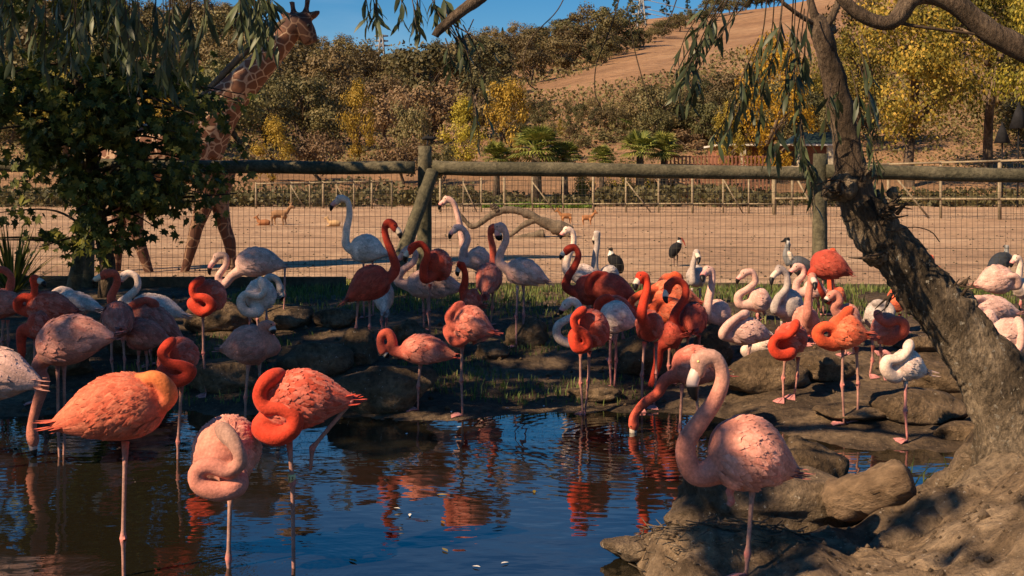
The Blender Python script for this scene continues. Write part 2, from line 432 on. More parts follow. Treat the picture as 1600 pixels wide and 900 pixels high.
# hillside, laid out in rays from the valley
V = []; F = []
us = np.linspace(-1500, 3000, 150); ys = np.concatenate([np.linspace(56.5, 120, 40), np.linspace(124, 390, 60), np.linspace(400, 900, 12)])
for Y in ys:
    for u in us:
        X = (u - CX) / FPX * Y; V.append((X, Y, hill_z(X, Y) - (.05 if Y < 57 else 0)))
n = len(us)
F = [(j * n + i, j * n + i + 1, (j + 1) * n + i + 1, (j + 1) * n + i) for j in range(len(ys) - 1) for i in range(n - 1)]
obj('hillside_terrain', mesh('hillside_terrain', V, F, M['hill']), None, kind='structure', label='dry tan grassy hillside rising behind the paddock')
V = [(-30, 2.2, 0), (30, 2.2, 0), (30, 10, 0), (-30, 10, 0)]
obj('pond_water', mesh('pond_water', V, [(0, 1, 2, 3)], M['water']), None, kind='structure', label='still dark pond water mirroring blue sky and birds')

# ------------------------------------------------------------------ near fence
FY = 14.2
fence = empty('paddock_fence', P(662, 452, FY), 'weathered round rail and wire mesh fence between pond bank and paddock', 'fence')
def log(name, a, b, r0, r1, mat, parent, seg=14, wob=.006, n=14, **kw):
    a = np.array(a); b = np.array(b); pts = []; rr = []
    for i in range(n):
        t = i / (n - 1); p = a + (b - a) * t
        p = p + np.array([noise.noise(Vector(p * 1.1 + k * 9.3)) for k in (1, 2, 3)]) * wob * (1 if 0 < i < n - 1 else 0)
        pts.append(p); rr.append((r0 + (r1 - r0) * t) * (1 + .05 * noise.noise(Vector(p * 3))))
    V, F = tube(pts, rr, seg)
    V = [v + np.array([noise.noise(Vector(v * 11 + k * 3.3)) for k in (1, 2, 3)]) * .05 * r0 for v in V]
    return MB().add((V, F)).build(name, mat, parent, **kw)
for px, ytop in ((135, 235), (662, 228), (1280, 240), (1905, 250), (-420, 235)):
    a = P(px, 460, FY); t = P(px + 2, ytop, FY); a[2] = .1
    log('post', a, t, .095, .085, M['timber'], fence, n=18)
def rail(x0, y0, x1, y1, r, dy=-.12):
    log('rail', P(x0, y0, FY + dy), P(x1, y1, FY + dy), r, r * .94, M['timber'], fence, n=26, wob=.015)
rail(-700, 262, 128, 258, .082); rail(140, 259, 648, 262, .084); rail(676, 262, 1268, 272, .088); rail(1292, 268, 1990, 284, .088)
# slanting braces
log('brace', P(676, 268, FY - .17), P(603, 468, FY - .95), .078, .085, M['timber'], fence, n=18)
log('brace', P(145, 300, FY - .15), P(110, 470, FY - .7), .075, .08, M['timber'], fence, n=14)
# wire mesh, all its wires in one part
mb = MB(); rw = .0021
for i, x in enumerate(np.arange(-10.4, 11.0, .068)):
    pts = [np.array([x + .012 * nz(x, z, 1.3, 5) , FY + .10 + .02 * nz(x, z, .8, 2), z]) for z in np.linspace(.22, 1.83, 7)]
    mb.add(tube(pts, rw, 4, cap=False))
zs = [.24, .30, .37, .45, .54, .63, .73, .84, .96, 1.09, 1.23, 1.37, 1.52, 1.67, 1.80]
for k, z in enumerate(zs):
    pts = [np.array([x, FY + .10 + .02 * nz(x, z, .8, 2), z + .022 * nz(x, z * 3, .55, 7)]) for x in np.linspace(-10.4, 11, 60)]
    mb.add(tube(pts, rw * (1.5 if k in (0, 7, 14) else 1), 4, cap=False))
mb.build('wire_mesh', M['wire'], fence, kind='stuff')
# kerb timbers at the foot of the fence
for i, (x0, x1, h, lab) in enumerate(((-8.2, -4.95, .50, 'long dark timber kerb below the leaning pale flamingo under the fence'),
                                      (-4.9, -2.05, .49, 'dark timber kerb under the fence behind the tall white flamingo'),
                                      (-2.0, 3.0, .415, 'low weathered timber kerb at the foot of the bracing post'),
                                      (3.05, 9.5, .40, 'low timber kerb along the grass behind the leaning tree'))):
    mb = MB(); z0 = .1
    zz = [z0, (z0 + h) / 2 + .02, h]
    e = empty('timber_kerb', ((x0 + x1) / 2, FY, z0), lab, 'kerb')
    for j in range(2):
        V, F = box((x0, FY - .02 + .012 * j, zz[j]), (x1, FY + .06, zz[j + 1] - .006))
        MB().add((V, F)).build('plank', M['kerb'], e, smooth=False)
# little sprinkler on the post
mb = MB(); b0 = P(668, 232, FY)
mb.add(tube([b0, b0 + [0, 0, .10]], .012, 8)); mb.add(tube([b0 + [-.07, 0, .115], b0 + [-.02, 0, .13], b0 + [.06, 0, .12], b0 + [.11, 0, .135]], [.015, .028, .026, .012], 8))
mb.add(tube([b0 + [.0, 0, .12], b0 + [.01, 0, .18]], [.02, .008], 8))
mb.build('sprinkler', M['dark'], None, label='small dark sprinkler head standing on top of the braced fence post', category='sprinkler')

# ------------------------------------------------------------------ boulders
def boulder(px, py, wpx, hpx, label, Y=None, seed=0, mat='rock', flat=.55, depth=.8, sub=4, sink=.25, group=None):
    """px,py = middle of the foot line of the stone in the photograph."""
    if Y is None: Y = hit(px, py)
    s = Y / FPX; w = wpx * s / 2; h = hpx * s
    bm = bmesh.new(); bmesh.ops.create_icosphere(bm, subdivisions=sub, radius=1)
    rs = random.Random(seed); o = Vector((rs.uniform(0, 50), rs.uniform(0, 50), rs.uniform(0, 50)))
    planes = [(Vector((rs.gauss(0, 1), rs.gauss(0, 1), rs.gauss(0, .7))).normalized(), rs.uniform(.62, .9)) for _ in range(9)]
    for v in bm.verts:
        p = v.co.copy()
        for nrm, d in planes:
            k = p.dot(nrm)
            if k > d: p -= nrm * (k - d) * .8
        p *= 1 + .20 * noise.noise(p * 1.3 + o) + .08 * noise.noise(p * 3.1 + o) + .035 * noise.noise(p * 8 + o) + .015 * noise.noise(p * 19 + o)
        v.co = p
    zmin = -h * sink / (1 + 0)
    b = P(px, py, Y + w * depth * .6); base = b.copy(); base[2] = max(gz(b[0], b[1]), -.03)
    H = (h + h * sink) / 2
    top_dz = base[2]
    for v in bm.verts:
        v.co = Vector((v.co.x * w * 1.08, v.co.y * w * depth, v.co.z * H * 1.12 + H - h * sink))
    me = bpy.data.meshes.new('boulder'); bm.to_mesh(me); bm.free()
    me.polygons.foreach_set('use_smooth', [True] * len(me.polygons)); me.materials.append(M[mat])
    ob = obj('boulder', me, None, label=label, category='boulder', group=group or 'boulders along the pond bank'); ob.location = base
    return ob
BO = [(600, 645, 165, 78, 'large dark boulder at the water edge under the red flamingo with a curled neck', 1),
      (490, 588, 120, 52, 'broad flat brown boulder behind the preening red flamingo with the leg band', 2),
      (560, 572, 62, 62, 'upright pale brown boulder under the red flamingo by the brace', 3),
      (525, 512, 70, 30, 'grey low boulder behind the upright pale brown stone', 4),
      (450, 515, 105, 36, 'dark boulder under the stretching pale pink flamingo', 5),
      (822, 542, 66, 50, 'square brown boulder under the pale flamingo with a red tail', 6),
      (640, 536, 60, 34, 'pale topped boulder behind the red flamingo with a curled neck', 7),
      (690, 560, 80, 30, 'low mossy boulder beside the square brown stone', 8),
      (340, 520, 95, 50, 'dark boulder behind the red flamingo asleep near the kerb', 9),
      (345, 612, 110, 55, 'rounded shaded boulder below the pink flamingo curling its neck', 10),
      (215, 560, 100, 55, 'dark boulder hidden behind the resting coral flamingos', 11),
      (90, 590, 110, 60, 'dark shaded boulder behind the salmon flamingo drinking', 12),
      (1010, 585, 120, 60, 'tall earthy boulder behind the two coral feeding flamingos', 13),
      (1115, 575, 60, 70, 'upright brown boulder beneath the pale flamingo with a straight neck', 14),
      (1195, 612, 130, 60, 'rounded sunlit boulder under the bright red sleeping flamingo', 15),
      (1285, 600, 85, 50, 'sunlit boulder behind the legs of the orange red flamingo', 16),
      (1430, 665, 150, 48, 'smooth sunlit boulder below the white sleeping flamingo', 17),
      (1475, 618, 120, 46, 'broad brown boulder beside the foot of the leaning trunk', 18),
      (1435, 550, 90, 30, 'low stony boulder behind the white sleeping flamingo', 19),
      (1500, 690, 90, 26, 'low flat boulder at the channel edge near the leaning tree', 20),
      (925, 628, 90, 22, 'low damp boulder at the shore by the red sleeping flamingo', 21),
      (1330, 660, 110, 20, 'low muddy boulder under the feet of the orange red flamingo', 22),
      (400, 560, 60, 30, 'small dark boulder behind the pink flamingo curling its neck', 23),
      (770, 560, 55, 26, 'small brown boulder near the square brown stone', 24)]
for px, py, w, h, lab, sd in BO: boulder(px, py, w, h * .82, lab, None, sd)
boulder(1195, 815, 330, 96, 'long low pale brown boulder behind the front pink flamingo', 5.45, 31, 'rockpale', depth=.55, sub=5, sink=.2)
boulder(1268, 720, 105, 95, 'dark upright rock standing in the pond beside the long low boulder', 6.1, 32, 'rock', depth=.8, sub=4, sink=.3)
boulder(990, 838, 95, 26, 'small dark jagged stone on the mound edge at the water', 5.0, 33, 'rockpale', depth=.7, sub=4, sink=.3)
boulder(1100, 742, 90, 22, 'half sunken dark stone in the water by the long low boulder', 6.3, 34, 'rock', depth=.7, sub=4, sink=.4)
# broken log on the mound
mb = MB(); pts = [P(1290, 790, 5.35), P(1330, 778, 5.32), P(1370, 766, 5.28), P(1405, 755, 5.24), P(1424, 749, 5.22)]
V, F = tube(catmull(pts, 24), np.interp(np.linspace(0, 1, 24), [0, .1, .8, .95, 1], [.06, .095, .10, .09, .06]), 20)
V = [v + np.array([0, 1, 1]) * .022 * noise.noise(Vector((v[0] * 5, v[1] * 30, v[2] * 30))) + .012 * noise.noise(Vector(v * 14)) for v in V]
mb.add((V, F)).build('broken_log', M['logwood'], None, label='short broken tan log lying against the long low boulder', category='log')

# debris of twigs on the mound
mb = MB()
for i in range(260):
    x = rng.uniform(.55, 1.25); y = rng.uniform(4.75, 5.2); a = rng.uniform(0, 6.28); L = rng.uniform(.03, .11)
    z = gz(x, y) + .012; d = np.array([math.cos(a), math.sin(a), rng.uniform(-.1, .25)]) * L
    mb.add(tube([np.array([x, y, z]), np.array([x, y, z]) + d], .0028, 4))
mb.build('twig_litter', M['driftwood'], None, kind='stuff', label='pale twigs and straw littering the mound', category='litter')
mb = MB()
for i in range(900):
    x = rng.uniform(-4, 5.5); y = rng.uniform(8.2, 13.8); z = gz(x, y)
    if z < .01: continue
    r = rng.uniform(.006, .022)
    V, F = tube([np.array([x - r, y, z]), np.array([x, y, z + r * .5]), np.array([x + r, y, z])], [r * .4, r, r * .3], 6)
    mb.add((V, F))
mb2 = MB()
for i in range(700):
    x = rng.uniform(.25, 2.6); y = rng.uniform(4.3, 5.4); z = gz(x, y); r = rng.uniform(.003, .010) * (2.2 if rng.random() < .04 else 1)
    if z < .02: continue
    V, F = tube([np.array([x - r, y, z]), np.array([x, y + r * .3, z + r * .6]), np.array([x + r, y, z + r * .1])], [r * .5, r, r * .3], 6); mb2.add((V, F))
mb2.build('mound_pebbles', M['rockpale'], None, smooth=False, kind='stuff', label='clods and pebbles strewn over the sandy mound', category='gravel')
mb.build('gravel', M['rock'], None, kind='stuff', label='small stones scattered over the muddy bank', category='gravel')

mb = MB()
for i in range(1500):
    y = 19 + 36 * rng.random() ** 1.6; x = rng.uniform(-.5, .5) * y * 1.0; z = gz(x, y); r = rng.uniform(.008, .030)
    V, F = tube([np.array([x - r, y, z]), np.array([x, y, z + r * .5]), np.array([x + r * .8, y, z])], [r * .4, r * .8, r * .3], 6)
    mb.add((V, F))
mb.build('paddock_clods', M['kerb'], None, kind='stuff', label='dark clods and droppings scattered over the paddock dirt', category='clods')
# ------------------------------------------------------------------ grass
def grass(name, n, fpos, h0, h1, mat, label, wid=.006):
    V = []; F = []
    for i in range(n):
        q = fpos()
        if q is None: continue
        x, y, z = q; a = rng.uniform(0, 6.28); h = rng.uniform(h0, h1); l = rng.uniform(.1, .6) * h
        dx, dy = math.cos(a), math.sin(a); w = wid; o = len(V)
        V += [(x - dy * w, y + dx * w, z - .01), (x + dy * w, y - dx * w, z - .01), (x + dx * l * .4 + dy * w * .8, y + dy * l * .4 - dx * w * .8, z + h * .6),
              (x + dx * l * .4 - dy * w * .8, y + dy * l * .4 + dx * w * .8, z + h * .6), (x + dx * l, y + dy * l, z + h)]
        F += [(o, o + 1, o + 2, o + 3), (o + 3, o + 2, o + 4)]
    return obj(name, mesh(name, V, F, mat, False), None, kind='stuff', label=label, category='grass')
def fp():
    x = rng.uniform(-3.2, 7); y = 10.2 + 3.9 * rng.random() ** .55
    if nz(x, y, .9, 2.2) + .25 * (y - 11.6) < -.05: return None
    return x, y, gz(x, y)
grass('bank_grass', 12500, fp, .03, .10, M['grass'], 'green grass growing along the bank below the fence')
def fp2():
    x = rng.uniform(-3.6, 1.2); y = rng.uniform(8.4, 10.6)
    if nz(x, y, 1.4, 6.2) < .02: return None
    return x, y, gz(x, y)
grass('shore_grass', 5000, fp2, .02, .07, M['grass'], 'short dark grass between the shaded shore boulders', .005)
def fp3():
    x = rng.uniform(-12, -1.2); y = rng.uniform(19.4, 21.6)
    if nz(x, y, .8, 9.2) + .4 - abs(y - 20.3) * .5 < .05: return None
    return x, y, gz(x, y)
grass('verge_grass', 16000, fp3, .03, .09, M['meadow'], 'sunlit yellow green grass strip behind the timber kerb', .01)
# ------------------------------------------------------------------ flamingos
KIND = {
    'red':   dict(base=(.56, .065, .030), neck=(.62, .045, .016), wing=(.66, .185, .125), tail=(.60, .06, .03), leg=(.36, .20, .155)),
    'dark':  dict(base=(.44, .058, .032), neck=(.44, .040, .018), wing=(.47, .085, .05), tail=(.40, .05, .03), leg=(.34, .18, .14)),
    'orange': dict(base=(.66, .115, .045), neck=(.68, .085, .026), wing=(.72, .20, .10), tail=(.64, .10, .045), leg=(.40, .23, .17)),
    'salmon': dict(base=(.62, .120, .060), neck=(.76, .20, .05), wing=(.68, .19, .105), tail=(.58, .10, .05), leg=(.38, .22, .17)),
    'coral': dict(base=(.58, .145, .095), neck=(.58, .095, .052), wing=(.68, .24, .17), tail=(.60, .10, .06), leg=(.36, .20, .155)),
    'pink':  dict(base=(.62, .235, .165), neck=(.56, .205, .145), wing=(.70, .31, .23), tail=(.60, .17, .12), leg=(.38, .23, .18)),
    'pale':  dict(base=(.64, .375, .30), neck=(.66, .375, .30), wing=(.68, .41, .335), tail=(.60, .26, .20), leg=(.38, .22, .19)),
    'white': dict(base=(.76, .555, .45), neck=(.77, .555, .44), wing=(.80, .60, .50), tail=(.64, .42, .36), leg=(.48, .20, .18)),
    'grey':  dict(base=(.44, .36, .32), neck=(.44, .35, .30), wing=(.48, .40, .36), tail=(.38, .28, .25), leg=(.26, .20, .18)),
}
TP = ([0, .06, .16, .30, .45, .60, .75, .87, .95, 1.0], [.05, .18, .42, .74, .94, 1.0, .97, .82, .57, .22])

FR = ((0, .40), (.35, 1.0), (.72, .88), (1.0, .15))
FQ = [(k * 3 + j, k * 3 + j + 1, k * 3 + j + 4, k * 3 + j + 3) for k in range(3) for j in range(2)]
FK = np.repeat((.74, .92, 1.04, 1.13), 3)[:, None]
def feather_mesh(mb, base, d, nrm, L, wd, col):
    """one straight quill feather: 4 rows x 3 columns."""
    s = np.cross(d, nrm); s /= max(np.linalg.norm(s), 1e-6); o = len(mb.V)
    for t, w in FR:
        c = base + d * L * t
        mb.V += [c - s * wd * w - nrm * wd * .25 * w, c, c + s * wd * w - nrm * wd * .25 * w]
    mb.F += [tuple(i + o for i in f) for f in FQ]
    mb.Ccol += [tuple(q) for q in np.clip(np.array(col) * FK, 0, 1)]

def flamingo(kind, T, B, h, neck, tip, legs, label, Y=None, no=0.0, near=False, headcol=None, wf=.84, feet=True, band=False, group='flamingos gathered at the pond'):
    K = KIND[kind]
    if Y is None: Y = hit(*legs[0][-1][:2])
    s = Y / FPX
    def Q(p, o=0.0):
        return P(p[0], p[1], Y + (p[2] if len(p) > 2 else o))
    hm = h * s
    rs = random.Random(hash((T[0], B[0], h)) & 0xffff)
    t3 = Q(T, .05 if rs.random() < .5 else -.05); b3 = Q(B, 0)
    if neck and tip is None and no < 0: b3 = b3 + (b3 - t3) * .10
    ax = b3 - t3; Lb = np.linalg.norm(ax); axn = ax / Lb
    tt = np.linspace(0, 1, 18)
    tor = np.array([t3 + ax * t + np.array([0, 0, hm * (.10 * math.sin(math.pi * t))]) for t in tt])
    trad = np.interp(tt, *TP) * hm / 2
    V1, F1 = tube(tor, trad, 18, up=(0, 0, 1), wf=wf)
    mb = MB().add((V1, F1))
    vox = .0062 if near else .0085
    npts = None
    if neck:
        bo = b3[1] - Y
        st = b3 - axn * min(.10, Lb * .25)
        st[2] -= hm * .06
        pl = [st]
        for i, q in enumerate(neck):
            if len(q) > 2: o = q[2]
            else:
                k = min(1, (i + 1) / 2.0) if no else 1
                o = bo + no * k
                if tip is None and no < 0 and i == len(neck) - 1: o = bo + no * .30
            pl.append(P(q[0], q[1], Y + o))
        npts = catmull(np.array(pl), 44 if len(pl) > 3 else 20)
        u = np.linspace(0, 1, len(npts))
        nr = np.interp(u, [0, .08, .22, .5, .85, .93, .97, 1], [.070, .058, .044, .036, .028, .033, .038, .033]) * (1.04 if near else 1)
        V2, F2 = tube(npts, nr, 12)
        mb.add((V2, F2))
        hc = npts[-1]
        if tip is not None:
            tq = P(tip[0], tip[1], hc[1] + (tip[2] if len(tip) > 2 else -.01))
            bv = tq - hc; bl = np.linalg.norm(bv); bn = bv / bl
            V3, F3 = tube([hc - bn * .02, hc + bn * .01, hc + bn * min(.045, bl * .33), hc + bn * min(.075, bl * .5)], [.032, .039, .031, .021], 12)
            mb.add((V3, F3))
        else:
            dvn = npts[-1] - npts[-3]; dvn /= np.linalg.norm(dvn)
            V3, F3 = tube([hc - dvn * .03, hc, hc + dvn * .035, hc + dvn * .055], [.034, .038, .028, .012], 12); mb.add((V3, F3))
    A, F = remesh(mb.V, mb.F, vox, 4)
    # colours: plumage of the trunk, neck and head
    dT = np.full(len(A), 9e9); dN = np.full(len(A), 9e9); uN = np.zeros(len(A)); uT = np.zeros(len(A))
    for i in range(len(tor)):
        d = np.linalg.norm(A - tor[i], axis=1) / max(trad[i], .01)
        m = d < dT; dT[m] = d[m]; uT[m] = tt[i]
    if npts is not None:
        for i in range(4, len(npts)):
            d = np.linalg.norm(A - npts[i], axis=1) / nr[i]
            m = d < dN; dN[m] = d[m]; uN[m] = i / (len(npts) - 1)
    w = (dT ** 5 / (dT ** 5 + dN ** 5))[:, None]
    base = np.array(K['base']); tailc = np.array(K['tail'])
    cT = base[None] * np.clip((uT / .25), 0, 1)[:, None] + tailc[None] * (1 - np.clip(uT / .25, 0, 1))[:, None]
    cN = np.tile(np.array(K['neck']), (len(A), 1))
    if headcol is not None:
        hw = np.clip((uN - .62) / .3, 0, 1)[:, None]; cN = cN * (1 - hw) + np.array(headcol) * hw
    cols = cT * (1 - w) + cN * w
    V = [tuple(v) for v in A]; F = list(F); cols = list(cols)
    # legs
    root_p = None
    if legs is None:
        mid = t3 + ax * .5; px = mid[0] / Y * FPX + CX
        legs = [[(px - 4, 0), (px - 5, 999)], [(px + 5, 0), (px + 6, 999)]]; auto = True
    else: auto = False
    for li, lg in enumerate(legs):
        onground = not (len(lg) > 2 and lg[-1][-1] == 'up')
        lo = (.035 if li else -.02)
        pts = [Q(p[:2], (p[2] if len(p) > 2 and not isinstance(p[2], str) else lo)) for p in lg if not isinstance(p, str)]
        if auto:
            pts[0] = t3 + ax * .5 + np.array([(-.03, .03)[li], lo, -hm * .3])
        if onground:
            f = pts[-1]; g = gz(f[0], f[1])
            if g < -.02:
                zb = max(g, -.25); top = pts[-2] if len(pts) > 1 else pts[0]
                k = (zb - f[2]) / min(-.05, f[2] - top[2]) if not auto else 0
                f[2] = zb
            else: f[2] = g + .006
        if len(pts) == 2:
            q0, q1 = pts; pts = [q0, q0 + (q1 - q0) * .5 + np.array([.008 * (1 if li else -1), 0, 0]), q1]
        pa = np.array(pts); seg_ = np.linalg.norm(np.diff(pa, axis=0), axis=1); cum = np.concatenate([[0], np.cumsum(seg_)]); tot = cum[-1]
        us_ = np.unique(np.concatenate([np.linspace(0, tot, 9), cum] + [np.clip([q - .035, q - .018, q + .018, q + .04], 0, tot) for q in cum[1:-1]]))
        full = np.stack([np.interp(us_, cum, pa[:, j]) for j in range(3)], 1)
        rad = np.interp(us_ / tot, [0, .5, 1], [.0102, .0088, .0074]); jc = np.interp(us_ / tot, [0, .5, 1], [.1, .2, .35])
        for q in cum[1:-1]:
            g_ = np.exp(-((us_ - q) / .022) ** 2); rad = rad + .0070 * g_; jc = np.maximum(jc, g_)
        rad = rad + .007 * np.exp(-(us_ / .03) ** 2)
        v, f = tube(full, rad, 8); o = len(V); V += [tuple(q) for q in v]; F += [tuple(i + o for i in q) for q in f]
        lc = np.array(K['leg']); jcol = np.array((.62, .20, .17)) if kind != 'grey' else np.array((.5, .2, .18))
        for i in range(len(full)):
            c = lc * (1 - jc[i]) + jcol * jc[i]
            if us_[i] < .03: c = base * .9
            cols += [c] * 8
        end = full[-1]
        if onground and (root_p is None): root_p = end.copy()
        if onground and feet and end[2] > .0:
            dirx = np.sign(b3[0] - t3[0]) or 1
            fwd = np.array([axn[0], axn[1], 0]); fwd /= max(np.linalg.norm(fwd), .01)
            sd = np.array([-fwd[1], fwd[0], 0])
            tips = [end + fwd * .085 * math.cos(a) + sd * .085 * math.sin(a) for a in (-.55, 0, .55)]
            for tp in tips: tp[2] = gz(tp[0], tp[1]) + .004
            o = len(V); pv = [end + [0, 0, .012]] + tips; V += [tuple(q) for q in pv]; F += [(o, o + 1, o + 2), (o, o + 2, o + 3)]
            cols += [np.array((.55, .22, .2))] * 4
            for tp in tips:
                v, f = tube([end + [0, 0, .004], (end + tp) / 2 + [0, 0, .008], tp], [.007, .006, .003], 5); o = len(V)
                V += [tuple(q) for q in v]; F += [tuple(i + o for i in q) for q in f]; cols += [np.array((.55, .22, .2))] * len(v)
    if root_p is None: root_p = np.array([(t3 + b3)[0] / 2, Y, gz((t3 + b3)[0] / 2, Y)])
    root = empty('flamingo', root_p, label, 'flamingo', group)
    me = mesh('body', V, F, M['plumage']); setcol(me, np.array(cols)); obj('body', me, root)
    # contour feathers over back, wings and flanks
    fb = MB(); nF = 1150 if near else 380
    up = np.array([0, 0, 1.0]); side = np.cross(axn, up); side /= max(np.linalg.norm(side), 1e-3); upv = np.cross(side, axn)
    fr = random.Random(rs.random()); base_a = np.array(K['wing'])
    sc = (hm / .28) ** .5
    TX, TY = np.array(TP[0]), np.array(TP[1])
    rows_t = np.array([q[0] for q in FR]); rows_w = np.array([q[1] for q in FR])
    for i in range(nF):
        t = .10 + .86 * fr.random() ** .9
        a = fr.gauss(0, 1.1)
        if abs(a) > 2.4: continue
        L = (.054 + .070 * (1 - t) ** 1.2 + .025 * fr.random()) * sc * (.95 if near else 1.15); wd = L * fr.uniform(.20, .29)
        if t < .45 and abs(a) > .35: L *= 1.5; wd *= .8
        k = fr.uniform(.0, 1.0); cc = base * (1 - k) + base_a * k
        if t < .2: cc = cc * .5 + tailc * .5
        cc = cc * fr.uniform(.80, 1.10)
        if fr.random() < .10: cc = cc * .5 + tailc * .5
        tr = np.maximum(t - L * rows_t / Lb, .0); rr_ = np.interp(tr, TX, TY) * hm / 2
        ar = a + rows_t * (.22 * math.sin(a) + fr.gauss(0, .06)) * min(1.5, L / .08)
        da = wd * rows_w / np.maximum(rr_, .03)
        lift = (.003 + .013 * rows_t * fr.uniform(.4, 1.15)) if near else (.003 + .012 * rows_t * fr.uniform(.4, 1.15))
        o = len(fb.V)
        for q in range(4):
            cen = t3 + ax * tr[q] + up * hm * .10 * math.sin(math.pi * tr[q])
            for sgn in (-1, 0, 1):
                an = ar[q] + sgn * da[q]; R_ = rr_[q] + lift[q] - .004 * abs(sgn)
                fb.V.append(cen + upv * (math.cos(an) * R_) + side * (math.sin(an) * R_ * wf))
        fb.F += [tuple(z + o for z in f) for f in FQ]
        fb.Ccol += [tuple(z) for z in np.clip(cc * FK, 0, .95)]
    # tail and folded flight feathers
    for i in range(14):
        a = fr.uniform(-1.2, 1.2); d = -axn + side * fr.gauss(0, .12) + upv * fr.gauss(-.05, .08); d /= np.linalg.norm(d)
        pos = t3 + ax * fr.uniform(.04, .22) + side * a * .03 + upv * fr.uniform(-.02, .03) * sc
        feather_mesh(fb, pos, d, upv, fr.uniform(.06, .11) * sc, .014, np.clip(tailc * fr.uniform(.6, 1.2), 0, 1))
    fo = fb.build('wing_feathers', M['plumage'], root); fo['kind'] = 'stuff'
    # bill
    if neck and tip is not None:
        prev = npts[-6]; f = hc - prev; f -= bn * np.dot(f, bn)
        n_ = f / np.linalg.norm(f) if np.linalg.norm(f) > .004 else np.array([0, -1.0, 0])
        pth = catmull(np.array([hc + bn * bl * .18, hc + bn * bl * .42 + n_ * bl * .09, hc + bn * bl * .66 + n_ * bl * .13, hc + bn * bl * .86 + n_ * bl * .08, tq]), 14)
        u = np.linspace(0, 1, 14); br = np.interp(u, [0, .2, .5, .75, .92, 1], [.024, .026, .0245, .020, .012, .004])
        v, f = tube(pth, br, 10)
        ca = (.70, .50, .42) if kind in ('pale', 'white', 'pink') else (.72, .58, .44)
        cb = (.78, .30, .26) if kind in ('pale', 'white') else ca
        cc = []
        for i in range(14):
            q = np.array(ca) * (1 - min(1, u[i] * 2)) + np.array(cb) * min(1, u[i] * 2)
            if u[i] > .55: q = np.array((.012, .010, .010))
            cc += [q] * 10
        me = mesh('bill', v, f, M['bill']); setcol(me, np.array(cc)); obj('bill', me, root)
        sdv = np.cross(bn, n_); sdv /= np.linalg.norm(sdv)
        for sg in (-1, 1):
            ec = hc + sdv * sg * .034 + n_ * .010 + bn * .012
            v, f = tube([ec - sdv * sg * .006, ec, ec + sdv * sg * .004], [.004, .006, .003], 8)
            me = mesh('eye', v, f, M['eye']); setcol(me, np.tile((.75, .62, .25) if near else (.05, .04, .02), (len(v), 1))); obj('eye', me, root)
    if band:
        x, y = band; c = P(x, y, Y); c[1] += -.02; v, f = tube([c - [0, 0, .016], c + [0, 0, .016]], .0165, 14)
        bd = MB().add((v, f), (.72, .62, .28)).build('leg_band', M['bill'], root)
        tc = bpy.data.curves.new('band_number', 'FONT'); tc.body = '13'; tc.size = .024; tc.align_x = 'CENTER'; tc.align_y = 'CENTER'; tc.extrude = .0008
        to = bpy.data.objects.new('tmpt', tc); C.objects.link(to)
        me = bpy.data.meshes.new_from_object(to.evaluated_get(bpy.context.evaluated_depsgraph_get())); bpy.data.objects.remove(to)
        me.materials.append(M['dark'])
        n = obj('band_number', me); n.rotation_euler = (math.radians(90), 0, 0); n.location = c + np.array([0, -.0172, 0])
        n.parent = bd; n.matrix_parent_inverse = Matrix.Identity(4)
        n.parent = bd
    return root

S = -.085   # a sleeping neck lies on the flank towards the viewer
# --- left bank
flamingo('coral', (50, 478), (-40, 482), 48, [(-38, 462), (-16, 432), (2, 421), (17, 432), (16, 448)], None, [[(5, 500), (4, 575)], [(12, 500), (11, 580)]], 'coral flamingo beside the spiky plant with its neck folded back over its shoulders', Y=9.6, no=-.03)
flamingo('red', (122, 486), (42, 484), 48, [(33, 484), (28, 472), (38, 464), (52, 464), (54, 448), (53, 435)], (71, 449, -.02), None, 'deep red flamingo looking back over its own body in front of the fence post', Y=9.3, no=-.06)
flamingo('white', (161, 484), (88, 468), 30, [(84, 462), (96, 452), (108, 456)], None, None, 'white flamingo whose long tail shows behind the deep red flamingo looking back', Y=10.0, no=.02)
flamingo('pink', (180, 526), (60, 548), 76, [(60, 572), (68, 598), (58, 632), (50, 664), (51, 684)], (56, 712), [[(90, 565), (96, 712)], [(100, 565), (98, 690)]], 'salmon flamingo lowering its whole neck to drink from the pond', Y=6.95, headcol=(.66, .22, .14))
flamingo('red', (82, 516), (44, 512), 44, [(36, 516), (33, 536), (34, 552), (29, 562)], (26, 580), None, 'red flamingo dipping its head behind the salmon drinking flamingo', Y=8.4)
flamingo('pale', (66, 600), (-66, 588), 84, [(-80, 570), (-95, 540), (-90, 510)], (-110, 525), [[(-32, 615), (-32, 735)], [(-14, 612), (-12, 735)]], 'fluffy pale pink flamingo with grey tail tips wading beside the drinking salmon one', Y=6.6)
flamingo('coral', (188, 516, -.24), (181, 498, .16), 56, [(179, 484, .20), (174, 464, .19), (183, 442, .15), (180, 428, .11), (166, 427, .08)], (146, 444, .05), [[(174, 530), (178, 602)], [(192, 530), (194, 596)]], 'red necked flamingo showing its pink back and red tail', Y=9.1)
flamingo('white', (292, 494), (206, 476), 38, [(190, 475), (200, 464), (214, 450), (214, 434), (203, 427), (194, 430)], (189, 446), None, 'white flamingo with a slim curved neck behind the red necked one', Y=10.2)
flamingo('coral', (286, 532), (208, 494), 52, [(203, 486), (212, 474), (228, 469), (240, 474)], None, None, 'coral flamingo asleep with a dark red neck along its back', Y=9.55, no=-.05)
flamingo('coral', (266, 532), (196, 526), 48, [(190, 518), (196, 506), (214, 502)], None, [[(217, 548), (218, 600)], [(228, 548), (229, 604)]], 'coral flamingo resting in front of another and behind the drinking salmon flamingo', Y=9.25, no=.08)
